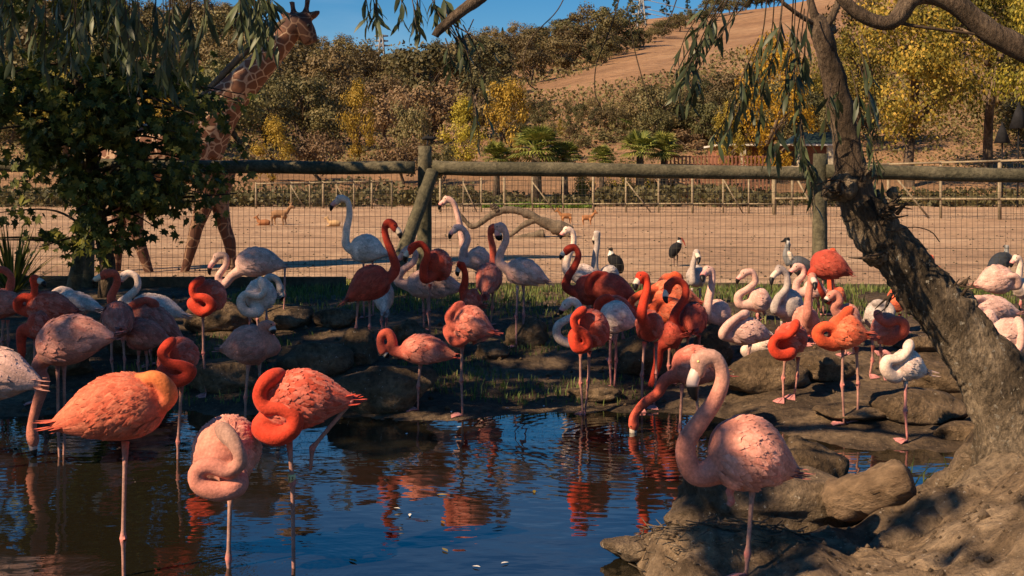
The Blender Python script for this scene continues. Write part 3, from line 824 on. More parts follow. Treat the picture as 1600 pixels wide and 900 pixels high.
flamingo('red', (306, 556, .24), (264, 572, -.10), 62, [(252, 588), (268, 596), (289, 592), (299, 579), (282, 571), (262, 567), (253, 552), (264, 538)], None, [[(284, 598), (277, 716)]], 'round red flamingo asleep on one leg in the shaded shallows', no=-.06)
flamingo('red', (351, 470, .2), (314, 468, -.10), 52, [(301, 474), (316, 488), (332, 478), (322, 466), (304, 462), (301, 448), (311, 439)], None, [[(317, 488), (322, 616)]], 'round red flamingo asleep on one leg near the timber kerb', no=-.07)
flamingo('pale', (447, 415), (368, 414), 46, [(362, 432), (350, 445), (341, 433), (353, 414), (352, 400), (339, 400)], (328, 430), [[(405, 432), (411, 522)], [(445, 414), (442, 488)]], 'dusky pale pink flamingo with a lowered S shaped neck and dark bill tip', Y=10.8, headcol=(.45, .28, .22))
flamingo('white', (431, 462, .16), (394, 470, -.08), 52, [(402, 488), (383, 486), (376, 470), (386, 459), (404, 463), (414, 455), (409, 441)], None, [[(391, 492), (391, 590)]], 'whitish flamingo asleep with its neck looped on its breast beside red ones', Y=9.7, no=-.06)
flamingo('grey', (395, 462), (424, 460), 34, [(414, 444), (421, 433), (433, 437), (438, 450)], (438, 470), None, 'greyish flamingo drooping its head behind the whitish looped sleeper', Y=10.5)
flamingo('pink', (344, 546), (422, 546), 62, [(429, 546), (424, 530), (410, 520), (410, 508), (422, 508)], (426, 522, -.03), [[(388, 570), (383, 662)], [(405, 566), (405, 612)]], 'pink flamingo on long legs curling its neck above a shaded boulder', Y=7.95)
flamingo('white', (606, 398), (548, 390), 44, [(542, 384), (541, 362), (546, 335), (543, 314), (531, 309)], (517, 330), [[(568, 404), (569, 500)], [(582, 404), (583, 496)]], 'tall white flamingo with raised head in front of the wire mesh', Y=11.3)
flamingo('dark', (541, 470), (608, 432), 54, [(617, 424), (613, 398), (604, 374), (601, 356), (607, 347), (614, 351)], (625, 373), [[(560, 462), (556, 573)], [(577, 462), (575, 573)]], 'dark red flamingo with a raised neck beside the slanted brace', Y=9.65)
flamingo('white', (601, 490, -.18), (598, 448, .14), 36, None, None, [[(597, 484), (598, 522)], [(603, 484), (602, 522)]], 'white flamingo showing only its tail end below the slanted brace', Y=10.7)
# --- around the braced post
flamingo('pale', (726, 452), (634, 446), 46, [(622, 440), (628, 424), (645, 410), (649, 396), (640, 388), (632, 394)], (622, 414), [[(668, 462), (672, 524)], [(660, 462), (662, 522)]], 'pale flamingo with a pink and black tail under the loop necked red one', Y=10.6)
flamingo('red', (700, 414, .16), (674, 424, -.10), 50, [(664, 436), (662, 418), (668, 396), (658, 381), (644, 386)], (633, 410), [[(672, 444), (672, 524)]], 'red flamingo with a big looped neck in front of the braced post', Y=10.3, no=-.05)
flamingo('pale', (770, 410), (732, 408), 38, [(724, 408), (724, 392), (731, 374), (724, 358), (713, 355)], (703, 374), [[(745, 425), (747, 490)], [(752, 425), (753, 490)]], 'tall pale flamingo looking down with a pinkish bill behind thin red neck', Y=11.5, headcol=(.55, .38, .34))
flamingo('pale', (775, 418), (742, 410), 30, [(728, 400), (722, 370), (716, 340), (709, 318), (698, 310)], (686, 328), None, 'tall pale pink flamingo raising its head in front of the fallen tree', Y=12.2)
flamingo('red', (753, 478), (724, 470), 36, [(724, 456), (727, 436), (725, 420), (720, 412)], (716, 432), None, 'slim red flamingo with a straight neck between pale ones', Y=10.5)
flamingo('coral', (758, 462, -.2), (768, 424, .16), 46, [(771, 410, .16), (770, 388, .14), (766, 366, .10), (769, 354, .06)], (783, 376, .03), [[(755, 452), (753, 498)], [(770, 452), (766, 500)]], 'coral flamingo with a dark red neck turned away from the pond', Y=10.9)
flamingo('pale', (858, 441), (790, 422), 42, [(782, 412), (782, 396), (791, 374), (787, 356), (778, 352)], (781, 376), [[(809, 446), (807, 541)], [(818, 446), (816, 541)]], 'pale flamingo with a red tipped tail standing on the square stone', Y=10.1)
flamingo('coral', (772, 520), (712, 508), 56, [(702, 516), (712, 534), (728, 528), (722, 514), (706, 508), (701, 492), (716, 479)], None, [[(722, 540), (723, 662)], [(738, 536), (756, 530), (772, 522, 'up')]], 'coral red flamingo asleep on one leg with its other leg folded back', Y=8.1, no=-.07)
flamingo('coral', (712, 556), (626, 548), 46, [(616, 548), (613, 532), (607, 520), (597, 523), (594, 536), (599, 548)], (608, 557), [[(657, 568), (653, 657)]], 'coral red flamingo with a hooked curled neck standing before the large dark boulder', Y=8.2)
# --- centre right crowd
flamingo('dark', (952, 468), (898, 452), 48, [(886, 450), (887, 434), (898, 416), (904, 398), (897, 386), (887, 390)], (876, 406), [[(918, 472), (919, 520)], [(926, 472), (927, 518)]], 'dark red flamingo with an S shaped neck and black bill tip beside white ones', Y=10.5)
flamingo('dark', (996, 466), (930, 450), 46, [(922, 456), (919, 440), (931, 428), (946, 430)], None, None, 'dark coral flamingo asleep behind the S necked red flamingo', Y=10.3, no=-.06)
flamingo('white', (938, 434), (892, 430), 30, [(885, 422), (888, 400), (896, 382), (895, 364), (886, 358)], (876, 374), None, 'tall white flamingo with bent head behind the S necked red flamingo', Y=11.6)
flamingo('grey', (968, 438, .1), (940, 430, -.05), 30, [(931, 425), (930, 402), (933, 382), (933, 364)], (929, 382, .03), None, 'greyish white flamingo with a straight raised neck beside the stork', Y=11.8)
flamingo('white', (995, 506), (938, 498), 50, [(918, 530), (890, 536), (872, 527), (871, 510), (884, 500), (900, 492), (904, 478), (894, 470), (885, 475)], (877, 492), [[(954, 522), (955, 618)], [(962, 522), (960, 590)]], 'bright white flamingo with a long curled neck behind the red sleeper', Y=8.8, no=.12)
flamingo('red', (949, 528, .18), (908, 516, -.08), 60, [(897, 524), (902, 544), (918, 540), (914, 522), (900, 512), (897, 498), (908, 487)], None, [[(907, 548), (911, 657)], [(921, 548), (914, 650)]], 'red flamingo asleep on two thin legs in front of the bright white one', Y=8.2, no=-.06)
flamingo('red', (996, 496), (942, 480), 38, [(935, 482), (938, 470), (950, 465), (960, 472)], None, None, 'red flamingo asleep just behind the bright white one', Y=9.7, no=-.04)
flamingo('orange', (1097, 474), (1018, 466), 50, [(1006, 484), (990, 486), (985, 474), (994, 464), (1010, 456), (1034, 452)], None, None, 'bright orange flamingo asleep with a looped neck in the sun', Y=9.9, no=-.08)
flamingo('orange', (1022, 452), (1058, 444), 30, [(1062, 436), (1054, 429), (1042, 436)], None, None, 'small bright orange flamingo asleep in front of the mesh', Y=10.9, no=-.03)
flamingo('red', (1022, 524, .22), (1010, 508, -.10), 48, [(1003, 494, -.13), (1006, 472, -.12), (1011, 452, -.10), (1009, 434, -.08), (1001, 431, -.08)], (994, 454, -.06), [[(1007, 534), (1003, 622)], [(1025, 534), (1022, 646)]], 'upright slim red flamingo with a straight neck and open pale bill', Y=8.35)
flamingo('dark', (1084, 518, -.2), (1084, 492, .16), 48, [(1066, 516, -.02), (1053, 506, -.06), (1056, 488, -.06), (1070, 466, -.05), (1070, 446, -.04), (1056, 438, -.04), (1044, 446, -.05)], (1043, 474, -.06), [[(1075, 524), (1074, 590)], [(1092, 524), (1092, 588)]], 'dark red flamingo arching its neck with its mauve back and tail showing', Y=9.0)
flamingo('orange', (1084, 500), (1030, 488), 42, [(1022, 490), (1026, 474), (1044, 470)], None, [[(1048, 512), (1049, 570)], [(1040, 512), (1044, 560)]], 'sunlit orange flamingo resting behind the upright slim red one', Y=9.4, no=-.03)
flamingo('grey', (1090, 438, .2), (1086, 434, -.12), 34, [(1083, 440, -.15), (1082, 420, -.14), (1085, 404, -.12), (1088, 394, -.11)], (1091, 413, -.17), [[(1082, 450), (1082, 474)], [(1093, 450), (1093, 474)]], 'greyish white flamingo standing at the fence with a thin upright neck', Y=12.3)
flamingo('pale', (1132, 498, .18), (1114, 494, -.12), 44, [(1106, 494, -.16), (1107, 470, -.15), (1112, 444, -.13), (1112, 426, -.11), (1105, 421, -.11)], (1099, 441, -.13), [[(1113, 514), (1115, 582)], [(1122, 514), (1122, 578)]], 'pale flamingo with a tall straight white neck and pink bill', Y=9.5)
flamingo('dark', (1068, 525), (1036, 532), 42, [(1030, 544), (1028, 566), (1022, 588), (1018, 604)], (1015, 624), None, 'dark red flamingo reaching its neck down behind the slim upright one', Y=8.9)
flamingo('coral', (1136, 584), (1050, 574), 62, [(1040, 594), (1028, 614), (1006, 630), (992, 648), (990, 662)], (993, 684), [[(1066, 600), (1063, 672)], [(1088, 600), (1090, 660)]], 'coral flamingo stretching its neck forward to drink from the pond', Y=7.6)
# --- right bank
flamingo('pale', (1208, 476), (1170, 472), 38, [(1157, 476), (1154, 462), (1168, 452), (1180, 440), (1175, 425), (1163, 426)], (1152, 444), None, 'pale pinkish white flamingo with an S neck and black bill tip by the mesh', Y=10.9)
flamingo('grey', (1247, 484, .16), (1222, 482, -.12), 50, [(1211, 484, -.15), (1216, 466, -.14), (1229, 450, -.12), (1229, 430, -.11), (1218, 419, -.10)], (1206, 446, -.08), [[(1222, 502), (1222, 560)], [(1232, 502), (1233, 558)]], 'grey flamingo with a thick curved neck and long black bill tip', Y=10.1, headcol=(.36, .28, .25))
flamingo('pale', (1292, 456), (1256, 454), 30, [(1246, 456), (1245, 442), (1255, 430), (1254, 418), (1245, 416)], (1234, 432), None, 'small pale flamingo between the crane and the grey flamingo', Y=11.2)
flamingo('dark', (1332, 428), (1272, 414), 46, [(1268, 428), (1276, 444), (1284, 458), (1294, 470)], None, [[(1286, 432), (1287, 500)], [(1300, 432), (1301, 500)]], 'dark red flamingo with a hunched body standing highest against the green post', Y=11.2, no=-.08)
flamingo('orange', (1322, 472), (1296, 462), 30, [(1298, 442), (1300, 418), (1301, 400), (1301, 392)], (1306, 404, .06), None, 'peach flamingo mostly hidden behind the hunched dark red one', Y=12.2)
flamingo('pink', (1252, 512, .16), (1264, 502, -.12), 46, [(1262, 492, -.15), (1263, 468, -.14), (1266, 446, -.13), (1269, 432, -.12)], (1273, 454, -.15), [[(1256, 520), (1258, 570)], [(1266, 520), (1268, 574)]], 'dusky pink flamingo with a straight neck behind the bright red sleepers', Y=9.7)
flamingo('pink', (1346, 512), (1306, 492), 42, [(1304, 480), (1312, 470), (1306, 458), (1298, 462)], (1290, 474), None, 'dusky pink flamingo preening behind the orange red one', Y=9.4, no=-.04)
flamingo('pale', (1206, 526), (1142, 520), 44, [(1131, 524), (1136, 510), (1152, 496), (1163, 491)], None, [[(1172, 538), (1165, 622)]], 'pale pink flamingo asleep on one pink leg above a sunlit boulder', Y=8.7, no=-.06)
flamingo('white', (1216, 532), (1186, 538), 32, [(1172, 546), (1164, 548), (1176, 560), (1196, 556), (1212, 546)], None, [[(1196, 550), (1197, 600)]], 'white flamingo with a low looped neck behind the bright red sleeper', Y=9.1, no=-.03)
flamingo('red', (1259, 530, .18), (1222, 538, -.08), 50, [(1234, 553), (1216, 554), (1207, 541), (1214, 528), (1230, 525), (1240, 516), (1243, 508)], None, [[(1227, 558), (1224, 626)], [(1247, 558), (1241, 618)]], 'bright red flamingo asleep with its neck looped over a sunlit boulder', no=-.05)
flamingo('orange', (1358, 524), (1300, 524), 56, [(1302, 537), (1284, 533), (1277, 520), (1288, 510), (1306, 511), (1314, 497), (1325, 487)], None, [[(1317, 540), (1319, 664)], [(1338, 542), (1340, 670)]], 'orange red flamingo asleep on two banded legs at the water edge', no=-.06)
flamingo('coral', (1364, 524, .16), (1398, 518, -.10), 50, [(1410, 520), (1412, 505), (1400, 500), (1388, 506), (1376, 500), (1372, 492)], None, [[(1376, 544), (1381, 618)], [(1364, 540), (1359, 612)]], 'mottled coral flamingo asleep beside the orange red one', Y=8.75, no=-.08)
flamingo('grey', (1350, 502, .12), (1386, 496, -.05), 44, [(1392, 488), (1386, 476), (1372, 474)], None, None, 'grey backed flamingo asleep behind the mottled coral one', Y=9.5, no=.02)
flamingo('orange', (1386, 476), (1412, 472), 38, [(1418, 462), (1412, 448), (1404, 436)], (1398, 424), [[(1406, 490), (1411, 545)]], 'bright orange flamingo beside the leaning trunk on one leg', Y=10.3)
flamingo('orange', (1460, 415), (1444, 406), 20, [(1438, 400), (1442, 392), (1437, 390)], (1432, 396), None, 'distant orange flamingo peeking out above the leaning trunk', Y=13.4)
flamingo('white', (1448, 582), (1398, 574), 50, [(1396, 588), (1384, 576), (1387, 563), (1405, 561), (1416, 552), (1420, 541)], None, [[(1415, 596), (1418, 690)]], 'white flamingo asleep on one pink leg before a smooth sunlit boulder', no=-.05)
flamingo('grey', (1550, 568), (1508, 566), 40, [(1498, 582), (1492, 600), (1484, 616)], (1488, 638), [[(1522, 586), (1524, 620)], [(1534, 586), (1536, 622)]], 'grey young flamingo pecking the ground behind the leaning trunk', Y=8.6)
flamingo('pale', (1522, 446), (1578, 440), 46, [(1590, 446), (1586, 432), (1570, 432), (1556, 420)], None, [[(1550, 462), (1551, 486)], [(1556, 462), (1557, 486)]], 'pale flamingo asleep on red legs near the black backed crane', Y=11.2, no=-.07)
flamingo('white', (1606, 458, .1), (1592, 452, -.06), 32, [(1589, 446), (1593, 424), (1594, 408), (1588, 402)], (1580, 418), None, 'white flamingo with an upright neck touching the pale red legged sleeper', Y=11.6)
flamingo('pale', (1594, 490), (1522, 484), 40, [(1512, 486), (1514, 472), (1530, 466), (1542, 472)], None, None, 'pale peach flamingo with a pink tail lying level beside the trunk', Y=10.2, no=-.05)
flamingo('pale', (1562, 508), (1530, 500), 32, [(1522, 494), (1528, 484), (1538, 488)], None, None, 'small pale flamingo tucked below the level peach one', Y=9.9, no=-.04)
flamingo('pale', (1618, 532), (1554, 530), 54, [(1548, 540), (1572, 552), (1592, 544), (1596, 520), (1592, 504)], None, [[(1566, 552), (1567, 600)], [(1585, 552), (1586, 600)]], 'plump pale pink flamingo asleep against the leaning trunk', Y=8.6, no=-.08)
# --- foreground
flamingo('salmon', (80, 666), (244, 638), 102, [(262, 622), (256, 600), (238, 590), (214, 597)], None, [[(196, 690), (195, 908)], [(200, 682), (150, 672), (86, 664), (98, 668, 'up')]], 'big orange flamingo asleep on one leg in the pond with a glowing back', Y=4.85, no=-.04, near=True)
flamingo('pink', (382, 696, .26), (340, 722, -.12), 100, [(372, 756), (342, 768), (312, 757), (309, 736), (330, 728), (358, 736), (376, 720), (368, 695), (350, 674)], None, [[(360, 766), (360, 908)]], 'big pink flamingo asleep with a grey head and its neck knotted before it', Y=4.95, no=-.08, near=True, headcol=(.36, .21, .16), wf=.95)
flamingo('red', (552, 624), (420, 642), 92, [(410, 668), (434, 682), (457, 670), (460, 650), (440, 638), (416, 637), (405, 618), (413, 598), (430, 588)], None, [[(451, 680), (457, 752), (460, 908)], [(520, 640), (550, 626), (488, 700), (485, 735, 'up')]], 'big red flamingo asleep in the pond with a numbered leg band', Y=4.95, no=-.07, near=True, band=(457.2, 745))
flamingo('pink', (1246, 738), (1108, 710), 116, [(1092, 742), (1073, 718), (1074, 688), (1096, 656), (1120, 620), (1129, 586), (1116, 560), (1093, 561)], (1088, 626, -.03), [[(1176, 760), (1168, 866), (1166, 906)], [(1150, 752), (1140, 768), (1143, 784), (1138, 790, 'up')]], 'big pink flamingo standing on the mound with its head bowed', Y=4.62, near=True, headcol=(.52, .28, .21))
# ------------------------------------------------------------------ other animals
def creature(name, label, cat, Y, tubes, vox, mat='skin', group=None, extra=None, foot=None, sit=False):
    """tubes: list of (points [(x, y, r_px[, off])], colour); one skin."""
    mb = MB(); cl = []
    for pts, col in tubes:
        p = []
        for q in pts:
            w = P(q[0], q[1], Y); w[1] += q[3] if len(q) > 3 else 0; p.append([*w, q[2] * Y / FPX])
        p = np.array(p); p = catmull(p, max(8, 5 * len(p))); mb.add(tube(p[:, :3], np.maximum(p[:, 3], vox * .9), 12))
        for q in p: cl.append((q[:3], max(q[3], 1e-3), col))
    A, F = remesh(mb.V, mb.F, vox, 3)
    best = np.full(len(A), 9e9); cols = np.zeros((len(A), 3))
    for c, r, col in cl:
        d = np.linalg.norm(A - c, axis=1) - r; m = d < best; best[m] = d[m]; cols[m] = col
    zmin = A[:, 2].min(); fx = A[A[:, 2] < zmin + .05].mean(axis=0)
    root = empty(name, (fx[0], fx[1], zmin), label, cat, group)
    me = mesh('body', A, F, M[mat]); setcol(me, cols); obj('body', me, root)
    return root, Y

BR, BK, WH = (.28, .15, .075), (.012, .012, .014), (.70, .66, .58)
# giraffe
gc = (1, 1, 1); dk = (.28, .22, .20)
groot, gy = creature('giraffe', 'tall patched giraffe standing behind the fence with its head above the leaves', 'giraffe', 23.0, [
    ([(172, 268, 32), (206, 250, 46), (252, 240, 53), (300, 234, 52), (334, 236, 40)], gc),
    ([(306, 226, 48), (330, 190, 38), (362, 150, 29), (398, 112, 24), (432, 76, 19.5), (456, 46, 17)], gc),
    ([(456, 44, 19), (466, 38, 19), (476, 48, 17), (483, 60, 13.5), (486, 68, 11)], (.42, .36, .34)),
    ([(462, 30, 6), (458, 14, 4.2), (456, 2, 4.6)], dk), ([(474, 28, 6), (479, 12, 4.2), (481, -2, 4.6)], dk),
    ([(456, 34, 4), (446, 24, 6.5), (437, 15, 2)], (.6, .5, .45)), ([(478, 30, 4), (489, 24, 6.5), (501, 17, 2)], (.6, .5, .45)),
    ([(334, 262, 26, -.1), (326, 305, 17, -.1), (310, 352, 11, -.1), (304, 376, 10, -.1), (292, 420, 7, -.1), (287, 436, 9, -.1)], (.62, .55, .5)),
    ([(342, 262, 24, .25), (338, 310, 16, .25), (346, 355, 11, .25), (354, 380, 10, .25), (358, 415, 7, .25), (360, 432, 9, .25)], (.62, .55, .5)),
    ([(216, 268, 30, -.1), (212, 320, 18, -.1), (216, 362, 11, -.1), (226, 396, 9, -.1), (237, 428, 7, -.1), (240, 438, 9, -.1)], (.62, .55, .5)),
    ([(205, 268, 28, .25), (186, 320, 17, .25), (178, 362, 11, .25), (176, 396, 9, .25), (174, 430, 8, .25)], (.62, .55, .5)),
    ([(190, 250, 6), (180, 290, 4), (178, 330, 3.5)], dk)], .035, 'giraffe')
mb = MB(); pl = [P(*q, 23.0) for q in ((296, 172), (332, 134), (372, 92), (408, 60), (438, 38), (452, 28))]
mb.add(tube(catmull(np.array(pl), 20), .07, 8)); mb.build('mane', M['kerb'], groot)
for ex in (463, 482):
    e = P(ex, 40, 23.0 - .2); mb = MB().add(tube([e - [.03, 0, 0], e, e + [.03, 0, 0]], [.02, .04, .02], 8)); mb.build('eye', M['dark'], groot)

def antelope(lab, x, y, k, flip, lying, Y, col=BR):
    f = -1 if flip else 1
    def q(dx, dy, r, o=0): return (x + f * dx * k, y + dy * k, r * k, o)
    tb = [([q(-12, -16, 5), q(-5, -17, 6), q(4, -17, 5.6), q(9, -18, 5)], col), ([q(9, -18, 4), q(14, -25, 2.8), q(17, -28, 2.6)], col), ([q(16, -29, 2.8), q(20, -27, 2.2), q(23, -25.5, 1.4)], col),
          ([q(16, -31, 1), q(13, -34, 1)], col), ([q(17, -31, 1), q(19, -35, .9)], col)]
    if lying:
        tb = [(p, col) for p in [[q(-12, -5, 5), q(-5, -6.5, 6.5), q(4, -6.5, 6), q(9, -7, 5)], [q(9, -8, 4), q(12, -14, 2.8), q(14, -17, 2.6)], [q(13, -18, 2.8), q(17, -16.5, 2), q(20, -15, 1.3)],
              [q(12, -20, 1), q(9, -23, 1)], [q(6, -2, 2), q(12, -1.5, 1.6), q(16, -1.2, 1.2)], [q(-10, -2, 2.6), q(-3, -1.4, 1.8), q(3, -1.2, 1.2)]]]
    else:
        for dx, o in ((-10, -.1), (-8, .12), (6, -.1), (8, .12)):
            tb.append(([q(dx, -14, 3, o), q(dx - .6, -8, 1.6, o), q(dx + .4, -3, 1.1, o), q(dx, 0, 1.2, o)], tuple(c * 1.25 for c in col)))
    creature('antelope', lab, 'antelope', Y, tb, .022)
antelope('orange brown antelope standing in the far paddock behind the mesh', 437, 352, 1.05, False, False, hit(437, 352, 15))
antelope('dark brown antelope lying beside the standing orange one', 412, 353, .8, True, True, hit(412, 353, 15), (.30, .12, .05))
antelope('tan antelope lying alone near the tall white flamingo head', 522, 354, .8, True, True, hit(522, 354, 15), (.48, .30, .15))
antelope('rusty antelope standing end on near the thick end of the fallen tree', 884, 350, .75, True, False, hit(886, 352, 15), (.30, .13, .05))
antelope('small rusty antelope beside the fallen tree end', 918, 352, .72, False, False, hit(918, 354, 15), (.36, .15, .06))
Ys = hit(1060, 418, 15)
def stork(lab, x, y, k, flip, Y, back=False):
    f = -1 if flip else 1
    def q(dx, dy, r, o=0): return (x + f * dx * k, y + dy * k, r * k, o)
    tb = [([q(-8, -15, 2), q(-6, -20, 6), q(-2, -28, 8.5), q(3, -34, 7), q(5, -38, 4)], BK),
          ([q(4, -36, 5.5), q(6, -40, 4.2)], WH), ([q(6, -40, 2.6), q(5, -44, 2.4), q(6, -47, 3.6)], BK),
          ([q(-3, -18, 1.6, -.04), q(-3, -9, .9, -.04), q(-3, 0, .9, -.04)], (.10, .06, .05)), ([q(3, -20, 1.6, .04), q(3, -9, .9, .04), q(3, 0, .9, .04)], (.10, .06, .05))]
    if not back: tb.append(([q(8, -46, 2.2), q(12, -41, 1.5), q(15, -33, .8)], (.42, .08, .05)))
    else: tb.append(([q(0, -24, 3, -.05), q(-2, -15, 2, -.05)], (.15, .14, .13)))
    creature('stork', lab, 'stork', Y, tb, .013, group='storks in the paddock')
stork('black stork with white collar and red bill standing in the open paddock', 1056, 418, 1.0, False, Ys)
stork('black stork with white collar turned away just behind the mesh', 961, 446, 1.25, True, 19.0, True)
creature('crowned_crane', 'grey crowned crane with black cap and white neck patch by the green post', 'crane', 15.2, [
    ([(1270, 428, 5), (1262, 420, 12), (1246, 414, 15), (1236, 414, 10)], (.09, .09, .10)), ([(1236, 412, 9), (1229, 400, 6.5), (1230, 388, 4.6), (1232, 380, 4.5)], (.20, .19, .19)),
    ([(1236, 404, 4, -.05), (1232, 394, 3.4, -.05)], (.60, .48, .38)), ([(1230, 376, 5.2), (1229, 371, 4.6)], BK), ([(1229, 378, 3, -.03), (1233, 379, 3, -.03)], (.55, .52, .5)), ([(1226, 376, 2.4), (1219, 378, 1.2)], BK),
    ([(1248, 424, 3), (1249, 470, 1.7), (1249, 506, 1.7)], (.05, .05, .05)), ([(1256, 424, 3, .1), (1257, 470, 1.7, .1), (1257, 506, 1.7, .1)], (.05, .05, .05))], .012)
creature('guinea_crane', 'black backed grey necked crane in the paddock behind the pale sleepers', 'crane', 16.0, [
    ([(1546, 432, 5), (1555, 416, 12), (1566, 408, 15), (1576, 406, 9)], (.03, .035, .045)), ([(1576, 404, 8), (1573, 396, 4), (1573, 387, 3.6), (1573, 383, 4)], (.30, .29, .28)), ([(1571, 383, 2), (1566, 386, 1)], (.06, .05, .05)),
    ([(1562, 416, 3), (1562, 460, 1.7), (1562, 492, 1.7)], (.05, .05, .05)), ([(1570, 416, 3, .1), (1570, 460, 1.7, .1), (1570, 492, 1.7, .1)], (.05, .05, .05))], .012)

# fallen tree in the paddock
Yl = hit(850, 372, 15)
ft = empty('fallen_tree', P(850, 372, Yl), 'bleached fallen tree trunk with bare limbs on the paddock dirt', 'fallen tree')
def limb(name, pts, parent, mat, Y, seg=12, jit=.12, n=30):
    a = np.array([[*P(q[0], q[1], Y + (q[3] if len(q) > 3 else 0)), q[2] * Y / FPX] for q in pts]); a = catmull(a, n)
    V, F = tube(a[:, :3], np.maximum(a[:, 3], .004), seg); r = np.repeat(a[:, 3], seg)
    V = [v + np.array([noise.noise(Vector(v * 2.2 / max(rr, .03) * .3 + Vector((k, 0, 0)) * 5)) for k in (1, 2, 3)]) * rr * jit * 3 for v, rr in zip(V, r)]
    return MB().add((V, F)).build(name, mat, parent)
limb('trunk', [(892, 366, 12), (872, 356, 11), (848, 347, 8), (826, 335, 7), (804, 328, 6), (778, 331, 5.5), (752, 347, 4.5)], ft, M['driftwood'], Yl)
limb('limb', [(754, 347, 4.5), (738, 354, 4), (724, 342, 3.2), (714, 328, 2.4), (706, 320, 1.5)], ft, M['driftwood'], Yl)
limb('limb', [(838, 342, 6), (818, 352, 4.5), (800, 366, 3), (790, 373, 2)], ft, M['driftwood'], Yl)
limb('limb', [(778, 331, 6), (772, 324, 5), (768, 319, 4)], ft, M['driftwood'], Yl)
limb('limb', [(850, 366, 8), (825, 369, 5), (802, 373, 3)], ft, M['driftwood'], Yl)
limb('branch', [(725, 366, 1.5), (716, 374, 2), (700, 372, 1.5), (695, 366, 1)], ft, M['driftwood'], Yl)

# ------------------------------------------------------------------ far fences
def far_fence(name, label, posts, Y0, Y1, top, base, rails, braces=True, r=.06):
    """posts: photo columns; depth runs from Y0 to Y1."""
    Ys = np.interp(posts, [posts[0], posts[-1]], [Y0, Y1])
    root = empty(name, P(posts[0], base[0], Y0), label, 'fence', 'rail fences at the far end of the paddock')
    tp = []
    for i, (x, Y) in enumerate(zip(posts, Ys)):
        yt = np.interp(x, [posts[0], posts[-1]], top); p = P(x, yt, Y); b = p.copy(); b[2] = gz(p[0], Y) - .1
        MB().add(tube([b, p + [0, 0, .06]], r * (1.15 if i % 3 == 0 else .85), 8)).build('post', M['pale_timber'], root)
        tp.append((b, p))
    for fr in rails:
        for (b0, p0), (b1, p1) in zip(tp[:-1], tp[1:]):
            a = b0 + (p0 - b0) * fr; c = b1 + (p1 - b1) * fr; off = np.array([0, -r * 1.1, 0])
            MB().add(tube([a + off, c + off], r * .62, 8)).build('rail', M['pale_timber'], root)
    if braces:
        for i in range(1, len(tp) - 1, 3):
            (b0, p0), (b1, p1) = tp[i], tp[i + 1]
            a = b0 + (p0 - b0) * .9; c = a + (b1 - a) * .75; c[2] = b1[2] + .12; off = np.array([0, -r * 2.2, 0])
            MB().add(tube([a + off, c + off], r * .6, 8)).build('brace', M['pale_timber'], root)
    mb = MB()
    for i in range(len(tp) - 1):
        (b0, p0), (b1, p1) = tp[i], tp[i + 1]
        for t in np.linspace(0, 1, 9)[:-1]:
            mb.add(tube([b0 + (b1 - b0) * t, p0 + (p1 - p0) * t], .006, 4, cap=False))
        for f in np.linspace(.15, .95, 7): mb.add(tube([b0 + (p0 - b0) * f, b1 + (p1 - b1) * f], .006, 4, cap=False))
    mb.build('wire_mesh', M['wire'], root, kind='stuff')
far_fence('rail_fence', 'pale post and wire fence behind the standing antelope', [400, 455, 484, 505, 526, 553, 581, 612], 50, 50, (287, 283), (326, 326), (1.0,), r=.042)
far_fence('rail_fence', 'pale post and wire fence behind the fallen tree and palms', [688, 724, 752, 788, 832, 880, 927, 978, 1029, 1082, 1130, 1170, 1208], 47, 46, (281, 274), (326, 326), (.30,), r=.045)
far_fence('rail_fence', 'tall pale rail fence below the yellow sycamores', [1210, 1238, 1288, 1328, 1388, 1470, 1562, 1650, 1740], 45, 40, (262, 246), (326, 330), (1.0, .38), r=.062)
# ------------------------------------------------------------------ trees of the hillside
def leafquads(c, n, L, wd, ang):
    n = n / np.maximum(np.linalg.norm(n, axis=1, keepdims=True), 1e-6)
    a = np.cross(n, np.array([[0.3, .2, .93]])); a /= np.maximum(np.linalg.norm(a, axis=1, keepdims=True), 1e-6); b = np.cross(n, a)
    d = a * np.cos(ang)[:, None] + b * np.sin(ang)[:, None]; s = np.cross(n, d)
    L = L[:, None] * .5; wd = wd[:, None] * .5
    return np.stack([c - d * L, c + s * wd, c + d * L, c - s * wd], 1).reshape(-1, 3)

def quadmesh(name, V, mat):
    me = bpy.data.meshes.new(name); nv = len(V); nf = nv // 4
    me.vertices.add(nv); me.vertices.foreach_set('co', np.ascontiguousarray(V, dtype=np.float32).ravel())
    me.loops.add(nv); me.loops.foreach_set('vertex_index', np.arange(nv, dtype=np.int32))
    me.polygons.add(nf); me.polygons.foreach_set('loop_start', np.arange(0, nv, 4, dtype=np.int32))
    me.update(calc_edges=True); me.validate(); me.materials.append(mat)
    return me

